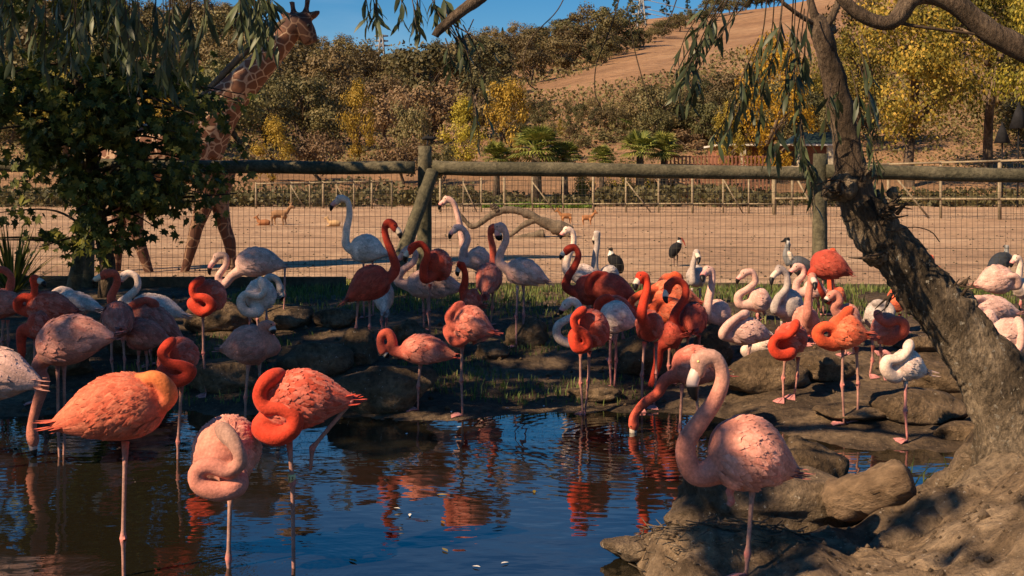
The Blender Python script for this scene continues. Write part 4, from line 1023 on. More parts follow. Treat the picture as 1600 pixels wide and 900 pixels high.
def crown_mesh(name, mat, n, size, shape, seed, clumps=16, csz=.30, inner=.25):
    """unit crown: radius 1, height about 1..2; leaves gather in clumps on and in an uneven volume."""
    r = np.random.default_rng(seed); V = []; F = []
    cc = []
    while len(cc) < clumps:
        d = r.normal(size=3); d /= np.linalg.norm(d)
        if shape == 'round': c = d * np.array([1, 1, .85]) * r.uniform(.45, .85)
        elif shape == 'tall':
            z = r.uniform(-1, 1); w = (1 - ((z + .15) / 1.15) ** 2 if z > -.15 else 1 - ((z + .15) / .95) ** 2); w = max(.05, w) ** .6
            c = np.array([d[0] * w * .8, d[1] * w * .8, z * .9])
        elif shape == 'cone':
            z = r.uniform(-1, 1); w = (1 - z) / 2 * .8 + .03; c = np.array([d[0] * w, d[1] * w, z])
        else:  # flat
            c = d * np.array([1, 1, .6]) * r.uniform(.5, .9)
        cc.append((c, csz * r.uniform(.6, 1.25)))
    idx = r.integers(len(cc), size=n); c = np.array([q[0] for q in cc])[idx]; s = np.array([q[1] for q in cc])[idx]
    d = r.normal(size=(n, 3)); d /= np.linalg.norm(d, axis=1, keepdims=True); rad = s * r.random(n) ** .45
    p = c + d * rad[:, None] * np.array([1, 1, .8])
    nn = d * .8 + c * .5 + r.normal(size=(n, 3)) * .5 + np.array([0, 0, .3])
    return quadmesh(name, leafquads(p, nn, size * r.uniform(.7, 1.4, n), size * r.uniform(.45, .9, n), r.uniform(0, 6.28, n)), mat)

def trunk_mesh(name, mat, seed, h, r0, nl=6):
    r = np.random.default_rng(seed); mb = MB()
    pts = [np.array([.06 * r.normal() * k, .06 * r.normal() * k, -.25 + h * k / 4]) for k in range(5)]; pts[0][:2] = 0
    mb.add(tube(catmull(np.array(pts), 10), np.linspace(r0, r0 * .4, 10), 8))
    for i in range(nl):
        z = h * r.uniform(.35, .8); a = r.uniform(0, 6.28); L = r.uniform(.4, .8)
        b = np.array([0, 0, z - .2]); e = b + np.array([math.cos(a) * L, math.sin(a) * L, L * r.uniform(.4, 1.0)])
        mb.add(tube(catmull(np.array([b, (b + e) / 2 + [0, 0, .08], e]), 6), np.linspace(r0 * .45, r0 * .1, 6), 6))
    return mesh(name, mb.V, mb.F, mat)

TT = {}
def template(key, mat, n, size, shape, seed, zc, csz=.30, clumps=16, th=1.4, tr=.07, tm='barksmooth'):
    TT[key] = (crown_mesh('crown', M[mat], n, size, shape, seed, clumps, csz), trunk_mesh('trunk', M[tm], seed + 50, th, tr), zc)
for i in range(3):
    template('oak%d' % i, 'oak', 2400, .095, 'round', 10 + i, 1.0, csz=.36, clumps=18)
    template('dark%d' % i, 'oakdark', 2400, .095, 'round', 20 + i, 1.0, csz=.36, clumps=18)
    template('tan%d' % i, 'tan', 2200, .085, 'round', 30 + i, .9, csz=.34, clumps=18)
    template('con%d' % i, 'conifer', 1500, .12, 'cone', 40 + i, 1.2, csz=.16, clumps=40, th=2, tr=.05)
    template('olive%d' % i, 'olive', 3200, .075, 'round', 45 + i, .9, csz=.34, clumps=20)
    template('yellow%d' % i, 'yellow', 4200, .07, 'tall', 60 + i, 1.05, csz=.30, clumps=34)
template('gold0', 'gold', 6500, .05, 'tall', 70, 1.1, csz=.24, clumps=60)
for i in range(3): template('syc%d' % i, 'syc', 9000, .042, 'round', 80 + i, 1.25, csz=.30, clumps=34, th=2.0, tr=.07)
template('shrub0', 'olive', 1800, .09, 'flat', 90, .45, th=.5, tr=.05); template('shrub1', 'tan', 1800, .09, 'flat', 91, .45, th=.5, tr=.05)
template('ybush0', 'yellow', 2200, .08, 'flat', 92, .45, th=.5, tr=.05); template('hedge0', 'hedge', 3000, .07, 'flat', 93, .5, th=.4, tr=.05, csz=.42)

def tree(key, name, x, ybase, w, h, label, cat, group=None, Y=None, pxw=True):
    """w, h: crown width and total height in photo pixels."""
    if Y is None: Y = hit(x, ybase, 58.)
    if Y is None: return
    s = Y / FPX; b = P(x, ybase, Y); b[2] = gz(b[0], Y)
    cm, tm, zc = TT[key]
    e = empty(name, b, label, cat, group)
    hw, hh = w * s / 2, P(x, ybase - h, Y)[2] - b[2]
    sz = hh / (zc + .95); rz = random.uniform(0, 6.28)
    for nm, me in (('crown', cm), ('trunk', tm)):
        o = bpy.data.objects.new(nm, me); C.objects.link(o); o.parent = e
        o.scale = (hw, hw, sz); o.rotation_euler = (0, 0, rz)
        if nm == 'crown': o.location = (0, 0, zc * sz)
        else: o.scale = (hw, hw, sz * .9)
    return e

# dry-grass clearing on the slope, in photo columns/rows of the place where trees stand
UP = ([769, 790, 811, 904, 930, 973, 996, 1031, 1089, 1146, 1200, 1700], [95, 96, 141, 121, 107, 84, 78, 63, 40, 23, 9, -80])
LOW = ([769, 800, 811, 907, 944, 990, 1025, 1103, 1118, 1161, 1300, 1700], [118, 140, 146, 148, 138, 132, 124, 108, 90, 84, 100, 60])
placed = []
rt = random.Random(3)
cand = []
for _ in range(9000):
    x = rt.uniform(-60, 1640); y = rt.uniform(70, 236) if x > 380 else rt.uniform(20, 236)
    if x > 765:
        if np.interp(x, *UP) < y < np.interp(x, *LOW): continue
    cand.append((x, y))
LBL = {'oak': ('oak_tree', 'brown leaved oak in the wood covering the dry hillside', 'brown oaks on the hillside'),
       'dark': ('evergreen_oak_tree', 'dark olive evergreen oak scattered through the hillside wood', 'evergreen oaks on the hillside'),
       'tan': ('autumn_tree', 'pinkish tan autumn tree at the foot of the hillside', 'tan autumn trees below the hill'),
       'olive': ('olive_tree', 'dusty olive green tree at the foot of the hill behind the paddock', 'dusty green trees below the hill')}
cnt = {k: 0 for k in LBL}
for x, y in cand:
    if sum(cnt.values()) > 400: break
    Y = hit(x, y, 58.)
    if Y is None or Y > 388: continue
    ppm = FPX / Y; wm = rt.uniform(6.0, 10.0) if Y > 110 else rt.uniform(4.5, 6.5)
    w = wm * ppm
    if any(abs(x - a) < (w + ww) * .20 and abs(y - b) < (w + ww) * .085 for a, b, ww in placed): continue
    if Y < 110:
        if 1040 < x < 1560 or (690 < x < 1040 and y > 225): continue
        k = rt.choice(['tan', 'olive', 'olive', 'oak'])
    elif y < np.interp(x, [765, 811, 1200], [60, 125, 0]) and x > 840: k = rt.choice(['oak', 'dark', 'dark'])
    else: k = rt.choice(['oak', 'oak', 'oak', 'dark', 'oak', 'tan' if y > 170 else 'oak'])
    ht = w * rt.uniform(.85, 1.1)
    if x > 765 and y > np.interp(x, *LOW) and y - ht * .92 < np.interp(x, *LOW) and x < 1330: continue
    placed.append((x, y, w)); cnt[k] += 1
    nm, lab, gr = LBL[k]
    tree(k + str(rt.randrange(3)), nm, x, y, w, ht, lab, 'tree', gr, Y)
# trees along the upper edge of the clearing
for x in np.arange(930, 1225, 11):
    xx = x + rt.uniform(-5, 5); yy = np.interp(xx, *UP) - rt.uniform(-2, 10); ht = rt.uniform(24, 42); Y = hit(xx, yy, 58.) or 376.
    tree(rt.choice(['dark0', 'dark1', 'dark2', 'oak1']), 'ridge_oak_tree', xx, yy, ht * rt.uniform(.8, 1.1), ht, 'dark oak on the ridge above the dry clearing', 'tree', 'dark oaks above the clearing', min(Y, 376.))
# belt of oaks under the clearing
for row, yb in enumerate((186, 204, 222)):
    for x in np.arange(800, 1330, 21):
        xx = x + rt.uniform(-9, 9); yy = yb + rt.uniform(-7, 7); topy = np.interp(xx, *LOW) + rt.uniform(-2, 22) + row * 16
        if 930 < xx < 1020 and row == 2: continue
        ht = max(24, yy - topy); k = rt.choice(['oak', 'dark', 'dark', 'oak']); Y = hit(xx, yy, 58.)
        if ht > 75 or Y is None: ht = min(ht, 75)
        tree(k + str(rt.randrange(3)), 'oak_tree' if k == 'oak' else 'evergreen_oak_tree', xx, yy, ht * rt.uniform(.75, 1.05), ht, 'brown oak in the belt below the dry clearing' if k == 'oak' else 'dark oak in the belt below the dry clearing', 'tree', 'brown oaks below the clearing' if k == 'oak' else 'dark oaks below the clearing', Y)
# conifers on the ridge
for x, y, w, h in ((575, 100, 15, 26), (483, 84, 22, 20), (508, 86, 18, 16), (530, 90, 20, 20), (545, 92, 16, 14), (648, 98, 14, 16), (750, 76, 14, 22), (785, 66, 15, 22), (892, 50, 15, 24), (918, 46, 15, 28), (962, 34, 26, 40), (985, 28, 24, 36), (1040, 22, 26, 34), (1075, 18, 20, 24), (700, 92, 14, 22)):
    Y = hit(x, y, 58.) or 378.
    tree('con%d' % (x % 3), 'conifer_tree', x, y, w, h, 'dark conifer standing on the ridge line', 'tree', 'conifers on the ridge', min(Y, 378.))
# single trees at the foot of the hill
tree('yellow0', 'yellow_tree', 560, 236, 72, 106, 'bright yellow autumn tree standing alone before the brown wood', 'tree', None, 76)
tree('yellow2', 'yellow_tree', 792, 244, 92, 122, 'tall tawny yellow tree behind the fan palms', 'tree', None, 70)
tree('yellow1', 'yellow_tree', 722, 246, 80, 88, 'wide yellow green tree between the fence post and the fan palms', 'tree', None, 68)
tree('olive1', 'olive_tree', 640, 240, 74, 100, 'grey green bushy tree behind the braced fence post', 'tree', None, 72)
tree('tan1', 'tan_bush', 628, 252, 90, 52, 'tan autumn bush just above the fence rail beside the braced post', 'bush', None, 64)
tree('tan0', 'tan_bush', 500, 254, 100, 60, 'tawny bush above the fence rail near the giraffe', 'bush', None, 64)
tree('yellow1', 'yellow_tree', 425, 258, 80, 70, 'yellow green bush close to the giraffe chest', 'tree', None, 63)
tree('olive0', 'olive_bush', 690, 258, 70, 44, 'dull green bush behind the fence post top', 'bush', None, 63)
tree('gold0', 'golden_poplar', 1208, 250, 150, 196, 'tall golden poplar behind the hanging willow sprays', 'tree', None, 62)
tree('yellow0', 'yellow_tree', 1140, 252, 64, 90, 'low yellow green tree at the foot of the golden poplar', 'tree', None, 61)
tree('syc0', 'sycamore_tree', 1425, 262, 260, 335, 'large yellow green sycamore with a pale trunk behind the tall rail fence', 'tree', None, 60)
tree('syc1', 'sycamore_tree', 1545, 262, 250, 370, 'large yellow sycamore beside the closed black parasol', 'tree', None, 64)
tree('syc2', 'sycamore_tree', 1345, 258, 170, 240, 'yellow green sycamore showing behind the leaning trunk', 'tree', None, 70)
tree('syc1', 'sycamore_tree', 1660, 264, 230, 340, 'yellow sycamore at the end of the tall rail fence', 'tree', None, 56)
tree('syc2', 'sycamore_tree', 110, 262, 210, 170, 'yellow green tree seen through the dark plane leaves', 'tree', None, 66)
tree('yellow2', 'yellow_tree', 250, 258, 120, 130, 'golden tree seen through leaves behind the giraffe back', 'tree', None, 70)
tree('hedge0', 'green_hedge', 975, 205, 58, 24, 'bright green clipped bush on the dry slope', 'bush', None)
tree('yellow1', 'dry_grass_clump', 876, 217, 16, 30, 'small yellow grass clump on the dry slope', 'bush', None)
for x, w, h, Yb, lab in ((925, 70, 24, 58, 'yellow leaved low bush beside the fan palms'), (990, 80, 22, 58, 'yellow leaved low bush before the reddish picket fence'), (1040, 50, 18, 58.5, 'small yellow bush at the end of the reddish picket fence')):
    tree('ybush0', 'yellow_bush', x, 268, w, h, lab, 'bush', None, Yb)
for x, y, w, h, k, lab in ((960, 226, 70, 36, 'shrub0', 'dark leafy shrub between the two groups of fan palms'), (1075, 240, 90, 50, 'shrub1', 'tawny shrub above the reddish picket fence'), (905, 232, 60, 34, 'shrub0', 'grey green shrub behind the fan palms'),
                        (1110, 222, 70, 44, 'shrub1', 'brown shrub on the slope beside the golden poplar')):
    tree(k, 'shrub', x, y, w, h, lab, 'bush', None)

# scrub under the wood
ps = []; ss = []
for _ in range(90000):
    x = rt.uniform(-60, 1640); y = rt.uniform(66, 266) if x > 380 else rt.uniform(10, 266)
    if x > 765 and np.interp(x, *UP) < y < np.interp(x, *LOW): continue
    if y > 225 and x > 700 and rt.random() < .6: continue
    # map the row to a depth along the slope without a search
    zr = (HY - lin(x, SKY_X, SKY_Y) - 10) * 380 / FPX; a = (HY - y) / FPX
    den = a - (zr + 1.07) / 324.
    Yd = (.58 - CH - 56 * (zr + 1.07) / 324.) / den if abs(den) > 1e-6 else 0
    if not 60 < Yd < 378: continue
    X = (x - CX) / FPX * Yd; s = Yd * .0017 * rt.uniform(.6, 1.6)
    ps.append((X, Yd, gz(X, Yd) + s * rt.uniform(.1, 3.0))); ss.append(s)
ps = np.array(ps); ss = np.array(ss); n_ = len(ps)
obj('hillside_scrub', quadmesh('hillside_scrub', leafquads(ps, rng.normal(size=(n_, 3)) + np.array([0, -.4, .3]), ss * 1.3, ss, rng.uniform(0, 6.28, n_)), M['oak']), None, kind='stuff', label='brown scrub and undergrowth between the hillside trees', category='scrub')

ps = []; ss = []
for _ in range(30000):
    x = rt.uniform(-200, 1800); Yd = rt.uniform(51.5, 58); X = (x - CX) / FPX * Yd
    hgt = (.55 + .6 * max(0, nz(X, Yd, .25, 3.3) + .15)) * (.45 if 740 < x < 930 or x > 1330 else 1.0)
    if nz(X, Yd, .5, 6.6) < -.25: continue
    ps.append((X, Yd, gz(X, Yd) + rt.random() ** .7 * hgt)); ss.append(rt.uniform(.10, .24))
ps = np.array(ps); ss = np.array(ss); n_ = len(ps)
obj('paddock_brush', quadmesh('paddock_brush', leafquads(ps, rng.normal(size=(n_, 3)) + np.array([0, -.4, .4]), ss * 1.3, ss, rng.uniform(0, 6.28, n_)), M['olive']), None, kind='stuff', label='low dark brush growing along the far paddock fences', category='brush')
ps = []
for _ in range(5000):
    x = rt.uniform(752, 925); Yd = rt.uniform(50.2, 55.0); X = (x - CX) / FPX * Yd
    ps.append((X, Yd, gz(X, Yd) + rt.random() * .16))
ps = np.array(ps); n_ = len(ps)
obj('garden_grass', quadmesh('garden_grass', leafquads(ps, rng.normal(size=(n_, 3)) + np.array([0, -.6, .6]), rng.uniform(.1, .25, n_), rng.uniform(.05, .1, n_), rng.uniform(0, 6.28, n_)), M['hedge']), None, kind='stuff', label='bright green grass patch at the foot of the fan palms', category='grass')

# fan palms
def palm(x, ybase, r, Y, label, seed):
    rr = np.random.default_rng(seed); s = Y / FPX; b = P(x, ybase, Y); b[2] = gz(b[0], Y)
    root = empty('fan_palm', b, label, 'palm'); R = r * s; top = P(x, ybase - r * 1.0, Y); 
    mb = MB().add(tube([b - [0, 0, .1], top - [0, 0, .05]], [R * .28, R * .2], 10)); mb.build('trunk', M['barksmooth'], root)
    R *= 1.45
    for i in range(46):
        a = rr.uniform(0, 6.28); el = rr.uniform(-.35, 1.4); d = np.array([math.cos(a) * math.cos(el), math.sin(a) * math.cos(el), math.sin(el)])
        L = R * rr.uniform(.35, .5); hub = top + d * L; V = []; F = []
        V, F = tube([top, hub], R * .02, 4); V = list(V)
        side = np.cross(d, [0, 0, 1]); side /= max(np.linalg.norm(side), 1e-3); nn = np.cross(side, d)
        for k in np.linspace(-1.25, 1.25, 11):
            q = d * math.cos(k) + side * math.sin(k); e = hub + q * R * .55 + np.array([0, 0, -R * .12]) - nn * 0; w = np.cross(q, nn) * R * .035; o = len(V)
            m = hub + q * R * .3
            V += [hub, m + w, e, m - w]; F.append((o, o + 1, o + 2, o + 3))
        obj('frond', mesh('frond', V, F, M['palm'], False), root)
palm(838, 272, 36, 56, 'large spreading fan palm behind the fallen tree', 1)
palm(776, 268, 22, 57, 'small fan palm beside the tall tawny tree', 2)
palm(882, 270, 24, 56.5, 'medium fan palm beside the large one', 3)
palm(1000, 262, 27, 57, 'fan palm behind the yellow low bushes', 4)
palm(1038, 262, 26, 57.5, 'fan palm next to the reddish picket fence', 5)
palm(940, 266, 18, 56, 'little fan palm between the two palm groups', 6)

# buildings behind the paddock
def build_part(name, vf, mat, parent): return MB().add(vf).build(name, M[mat], parent, smooth=False)
hY = 63.5; bx = P(1290, 262, hY)
hs_ = empty('garden_building', (bx[0], hY, gz(bx[0], hY)), 'cream garden building with green roof half hidden by the leaning trunk', 'building')
z0 = gz(bx[0], hY) - .2; zt = P(0, 228, hY)[2]
xl, xr = P(1120, 0, hY)[0], P(1330, 0, hY)[0]
build_part('wall', box((xl + .2, hY + .4, z0), (xr - .2, hY + 4, zt)), 'brick', hs_)  # cream wall given a darker red: its shade is put into the colour
build_part('eave', box((xl, hY - .3, zt + .003), (xr, hY + 4.3, zt + .10)), 'white', hs_)
zr2 = P(0, 204, hY)[2]; xm0, xm1 = P(1245, 0, hY)[0], P(1325, 0, hY)[0]
V = [(xm0 - .2, hY, zt + .104), (xm1 + .3, hY, zt + .104), (xm1 + .3, hY + 4, zt + .104), (xm0 - .2, hY + 4, zt + .104), (xm0 + .6, hY + 2, zr2), (xm1 - .4, hY + 2, zr2)]
build_part('roof', (V, [(0, 1, 5, 4), (2, 3, 4, 5), (1, 2, 5), (3, 0, 4), (3, 2, 1, 0)]), 'roof', hs_)
for px in (1160, 1206, 1250, 1296):
    p = P(px, 0, hY)[0]; build_part('pillar', box((p - .16, hY - .2, z0), (p + .16, hY + .1, zt)), 'wall', hs_)
build_part('door', box((P(1225, 0, hY)[0], hY + .37, z0), (P(1243, 0, hY)[0], hY + .42, zt - .3)), 'kerb', hs_)
pk = empty('picket_fence', P(1040, 262, 57.4), 'reddish picket fence in front of the cream garden building', 'fence'); pz = gz(P(1120, 0, 57.2)[0], 57.2)
for px in np.arange(1042, 1205, 6.0):
    p = P(px, 0, 57.2)[0]; build_part('picket', box((p - .04, 57.2, pz - .1), (p + .04, 57.23, P(0, 243, 57.2)[2])), 'brick', pk)
for yy in (246, 258): build_part('rail', box((P(1040, 0, 57.2)[0], 57.235, P(0, yy, 57.2)[2]), (P(1206, 0, 57.2)[0], 57.28, P(0, yy - 2, 57.2)[2])), 'brick', pk)
ub = P(1566, 262, 52); ub[2] = gz(ub[0], 52)
um = empty('closed_parasol', ub, 'closed black parasol standing in front of the yellow sycamores', 'parasol')
MB().add(tube([ub, P(1566, 190, 52)], .04, 8)).build('pole', M['dark'], um)
t_ = P(1566, 194, 52); MB().add(tube([t_, t_ - [0, 0, .25], t_ - [0, 0, .85]], [.03, .16, .36], 10)).build('canopy', M['dark'], um)
ub = P(1590, 262, 51); ub[2] = gz(ub[0], 51)
um = empty('closed_parasol', ub, 'second closed black parasol overlapping the frame edge beyond the rail fence', 'parasol')
MB().add(tube([ub, P(1592, 160, 51)], .04, 8)).build('pole', M['dark'], um)
t_ = P(1592, 162, 51); MB().add(tube([t_, t_ - [0, 0, .35], t_ - [0, 0, 1.1]], [.03, .18, .42], 10)).build('canopy', M['dark'], um)

# pylons and wires
def pylon(x, ybase, ytop, Y, label, wd):
    b = P(x, ybase, Y); t = P(x, ytop, Y); h = t[2] - b[2]; w = wd * Y / FPX; root = empty('power_pylon', b, label, 'pylon', 'power pylons on the ridge')
    th = .0007 * Y; mb = MB()
    def W(f): return w * (1 - .82 * f) / 2
    L = []
    for sx in (-1, 1):
        for sy in (-1, 1):
            f0 = b + np.array([sx * W(0), sy * W(0), -6]); f1 = b + np.array([sx * W(1), sy * W(1), h]); L.append((f0, f1))
            MB().add(tube([f0, f1], th, 4)).build('leg', M['metal'], root)
    fs = np.linspace(.02, .98, 8)
    for k in range(7):
        for i, j in ((0, 2), (1, 3), (0, 1), (2, 3)):
            a0 = L[i][0] + (L[i][1] - L[i][0]) * fs[k]; b1 = L[j][0] + (L[j][1] - L[j][0]) * fs[k + 1]
            a1 = L[j][0] + (L[j][1] - L[j][0]) * fs[k]; b0 = L[i][0] + (L[i][1] - L[i][0]) * fs[k + 1]
            mb.add(tube([a0, b1], th * .6, 4)); mb.add(tube([a1, b0], th * .6, 4))
    mb.build('lattice', M['metal'], root)
    for f in (.62, .78, .95):
        c = b + np.array([0, 0, h * f]); a = w * .62
        MB().add(tube([c - [a, 0, 0], c + [0, 0, h * .03], c + [a, 0, 0]], th, 4)).add(tube([c - [a, 0, 0], c - [0, 0, h * .02], c + [a, 0, 0]], th * .7, 4)).build('crossarm', M['metal'], root)
pylon(596, 100, 54, 370., 'distant steel pylon standing above the brown wood', 17)
pylon(1002, 66, -4, 330., 'large steel pylon among the ridge trees above the dry grass', 24)
for i, (y0, y1) in enumerate(((12, 30), (18, 38), (-2, 18))):
    pts = [P(1002, y0, 330.), P(1100, (y0 + y1) / 2 + 10, 330.), P(1250, y1 + 4, 330.), P(1700, y1 - 20, 330.)]
    MB().add(tube(catmull(np.array(pts), 20), .10, 4)).build('power_line', M['metal'], None, label='thin power line hanging from the large ridge pylon', category='cable', group='power lines of the ridge pylon')
MB().add(tube([P(972, 84, 300.), P(969, 22, 300.)], .18, 6)).build('power_pole', M['driftwood'], None, label='tall wooden power pole at the edge of the ridge wood', category='pole')

# ------------------------------------------------------------------ the leaning tree by the pond
LT = empty('leaning_tree', P(1600, 860, 5.3), 'thick leaning tree with rough bark and stubs at the pond edge', 'tree')
def bumpy(V, F, amp, sc, parent, name, mat):
    out = []
    for v in V:
        vv = Vector(v); d = Vector([noise.noise(vv * sc + Vector((k * 7.1, 0, 0))) for k in (1, 2, 3)])
        e = Vector([noise.noise(vv * sc * 4 + Vector((k * 3.1, 5, 0))) for k in (1, 2, 3)])
        g = Vector([noise.noise(vv * sc * 11 + Vector((k * 2.1, 8, 0))) for k in (1, 2, 3)])
        out.append(np.array(vv + d * amp + e * amp * .45 + g * amp * .22))
    return MB().add((out, F)).build(name, mat, parent)
tp = [(1640, 980, 130, 5.15), (1632, 880, 112, 5.2), (1614, 770, 98, 5.3), (1592, 668, 70, 5.35), (1548, 586, 54, 5.4), (1486, 503, 44, 5.45), (1430, 434, 39, 5.5), (1376, 370, 36, 5.5), (1340, 318, 34, 5.5)]
a = catmull(np.array([[*P(q[0], q[1], q[3]), q[2] * q[3] / FPX] for q in tp]), 200)
V, F = tube(a[:, :3], a[:, 3], 80); bumpy(V, F, .026, 7, LT, 'trunk', M['bark'])
tp = [(1350, 335, 33, 5.5), (1334, 290, 28, 5.5), (1326, 240, 23, 5.5), (1316, 180, 20, 5.48), (1300, 110, 17, 5.45), (1284, 55, 16, 5.42), (1276, 34, 14, 5.42), (1270, 26, 9, 5.42)]
a = catmull(np.array([[*P(q[0], q[1], q[3]), q[2] * q[3] / FPX] for q in tp]), 60)
V, F = tube(a[:, :3], a[:, 3], 24); bumpy(V, F, .010, 9, LT, 'stem', M['barksmooth'])
for pts in ([(1280, 44, 9, 5.42), (1268, 10, 6, 5.4), (1262, -40, 5, 5.4)], [(1284, 50, 8, 5.42), (1306, 14, 5, 5.4), (1316, -40, 4, 5.4)], [(1278, 40, 5, 5.42), (1240, 18, 3.5, 5.35), (1200, -20, 3, 5.3)]):
    a = catmull(np.array([[*P(q[0], q[1], q[3]), q[2] * q[3] / FPX] for q in pts]), 16)
    V, F = tube(a[:, :3], a[:, 3], 10); bumpy(V, F, .004, 9, LT, 'branch', M['barksmooth'])
# roots spreading over the mound
for pts in ([(1590, 760, 60, 5.2), (1530, 800, 55, 5.1), (1460, 835, 42, 5.0), (1390, 858, 26, 4.95), (1340, 872, 14, 4.9)], [(1600, 840, 60, 5.0), (1530, 870, 48, 4.85), (1450, 900, 36, 4.75), (1380, 930, 20, 4.7)],
            [(1580, 700, 50, 5.4), (1520, 735, 34, 5.5), (1470, 762, 22, 5.5), (1430, 778, 12, 5.45)]):
    a = catmull(np.array([[*P(q[0], q[1], q[3]), q[2] * q[3] / FPX] for q in pts]), 40)
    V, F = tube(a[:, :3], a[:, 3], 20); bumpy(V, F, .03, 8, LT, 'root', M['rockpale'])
# burrs, stubs and dead twigs
rs_ = random.Random(5)
for (x, y, r) in ((1318, 292, 30), (1370, 400, 26), (1352, 272, 22), (1300, 300, 20), (1395, 300, 14), (1512, 470, 22), (1292, 45, 20)):
    c = P(x, y, 5.46); R = r * .72 * 5.46 / FPX
    bm = bmesh.new(); bmesh.ops.create_icosphere(bm, subdivisions=4, radius=R)
    for v in bm.verts: v.co *= 1 + .45 * noise.noise(v.co * 18 / 1.0 + Vector(c) * 5) + .25 * noise.noise(v.co * 50)
    me = bpy.data.meshes.new('burr'); bm.to_mesh(me); bm.free(); me.materials.append(M['bark']); me.polygons.foreach_set('use_smooth', [True] * len(me.polygons))
    o = obj('burr', me); o.location = c; o.parent = LT; o.matrix_parent_inverse = LT.matrix_basis.inverted()
for i in range(46):
    x, y, dx, dy = rs_.choice([(1318, 292, -1, .1), (1370, 405, -1, .2), (1352, 275, .8, -.6), (1300, 302, -1, .3), (1395, 322, .9, -.6), (1380, 340, .9, -.4), (1500, 455, .8, -.6), (1400, 460, -.7, .7)])
    L = rs_.uniform(12, 44); a0 = P(x + rs_.uniform(-10, 10), y + rs_.uniform(-14, 14), 5.4)
    d = np.array([dx + rs_.gauss(0, .35), rs_.gauss(-.4, .5), -dy + rs_.gauss(0, .35)]); d /= np.linalg.norm(d); e = a0 + d * L * 5.4 / FPX
    MB().add(tube(catmull(np.array([a0, (a0 + e) / 2 + np.array([rs_.gauss(0, .012), 0, rs_.gauss(0, .012)]), e]), 6), np.linspace(rs_.uniform(.004, .012), .002, 6), 5)).build('stub', M['twig'], LT)
MB().add(tube(catmull(np.array([P(*q, 5.4) for q in ((1405, 358), (1430, 355), (1455, 362), (1468, 378))]), 10), .0028, 5)).build('twig', M['twig'], LT)

# ------------------------------------------------------------------ willow overhanging the pond: boughs, hanging sprays and the canopy that shades the bank
OW = empty('overhanging_willow', (-9.5, 5.5, .1), 'willow leaning over the pond with hanging sprays of narrow dark leaves', 'tree')
def leaf_long():
    V = []; F = []
    prof = ((0, .05), (.2, .55), (.45, 1.0), (.75, .7), (1, .03))
    for t, w in prof:
        z = .10 * math.sin(t * 2.4); V += [(-w * .105, t, z + .02 * w), (0, t, z), (w * .105, t, z + .02 * w)]
    for k in range(4):
        for j in range(2): a = k * 3 + j; F.append((a, a + 1, a + 4, a + 3))
    return V, F
LV, LF = leaf_long(); leaf_me = mesh('leaf', LV, LF, M['willowleaf'])
LVa = np.array(LV)
def leaf_matrix(p, d, L, roll):
    y = Vector(d).normalized(); x = y.cross(Vector((math.cos(roll), math.sin(roll), .3))).normalized(); z = x.cross(y)
    m = Matrix((x, y, z)).transposed() * 1.0
    return Matrix.Translation(Vector(p)) @ m.to_4x4() @ Matrix.Scale(L, 4)
nleaf = [0]
OWinv = OW.matrix_basis.inverted()
drape = MB()
def spray(pts, Y, n, Lpx=(22, 40), parts=True, start=.25, rad=.0032, spread=.5):
    """hanging twig traced through photo points with narrow leaves along it."""
    a = catmull(np.array([P(q[0], q[1], Y + (q[2] if len(q) > 2 else 0)) for q in pts]), 24)
    tw = MB().add(tube(a, np.linspace(rad, rad * .5, 24), 5)).build('twig', M['twig'], OW)
    for i in range(n):
        t = start + (1 - start) * (i + rs_.random()) / n; k = min(23, int(t * 23)); p = a[k]
        d = np.array([rs_.gauss(0, spread), rs_.gauss(0, spread), -1.0]) + (a[k] - a[max(0, k - 2)]) / max(1e-6, np.linalg.norm(a[k] - a[max(0, k - 2)])) * .5
        L = rs_.uniform(*Lpx) * Y / FPX; m = leaf_matrix(p, d, L, rs_.uniform(0, 6.28))
        if parts and nleaf[0] < 298:
            o = bpy.data.objects.new('leaf', leaf_me); C.objects.link(o); o.parent = tw; o.matrix_parent_inverse = (tw.parent.matrix_basis).inverted() @ Matrix.Identity(4) if False else Matrix.Identity(4)
            o.matrix_parent_inverse = Matrix.Identity(4)
            o.matrix_basis = (OW.matrix_basis @ OWinv).inverted() @ m
            nleaf[0] += 1
        else:
            R = np.array(m)[:3, :3]; T_ = np.array(m)[:3, 3]; drape.add(((LVa @ R.T) + T_, LF))
Yw = 5.0
def bough(pts, Y, name='bough', mat='barksmooth', amp=.006):
    a = catmull(np.array([[*P(q[0], q[1], Y + (q[3] if len(q) > 3 else 0)), q[2] * Y / FPX] for q in pts]), 50)
    V, F = tube(a[:, :3], np.maximum(a[:, 3], .002), 16); return bumpy(V, F, amp, 9, OW, name, M[mat])
bough([(1850, 190, 26), (1700, 120, 23), (1600, 78, 20), (1545, 48, 18), (1495, 8, 17), (1455, -8, 15), (1422, 0, 14), (1405, 26, 13), (1385, 38, 12), (1350, 26, 11), (1325, 8, 10), (1308, -12, 9), (1290, -40, 8)], 4.7)
bough([(1404, 36, 3), (1460, 45, 2.5), (1530, 54, 2), (1560, 60, 1.5)], 4.7, 'twig', 'twig', .001)
bough([(860, -90, 14), (800, -45, 12), (755, -8, 10), (722, 18, 8.5), (700, 36, 8), (686, 48, 7), (680, 57, 5.5)], 4.8)
bough([(722, 12, 4), (738, 4, 2.5), (752, 6, 1.2)], 4.8, 'twig', 'twig', .001)
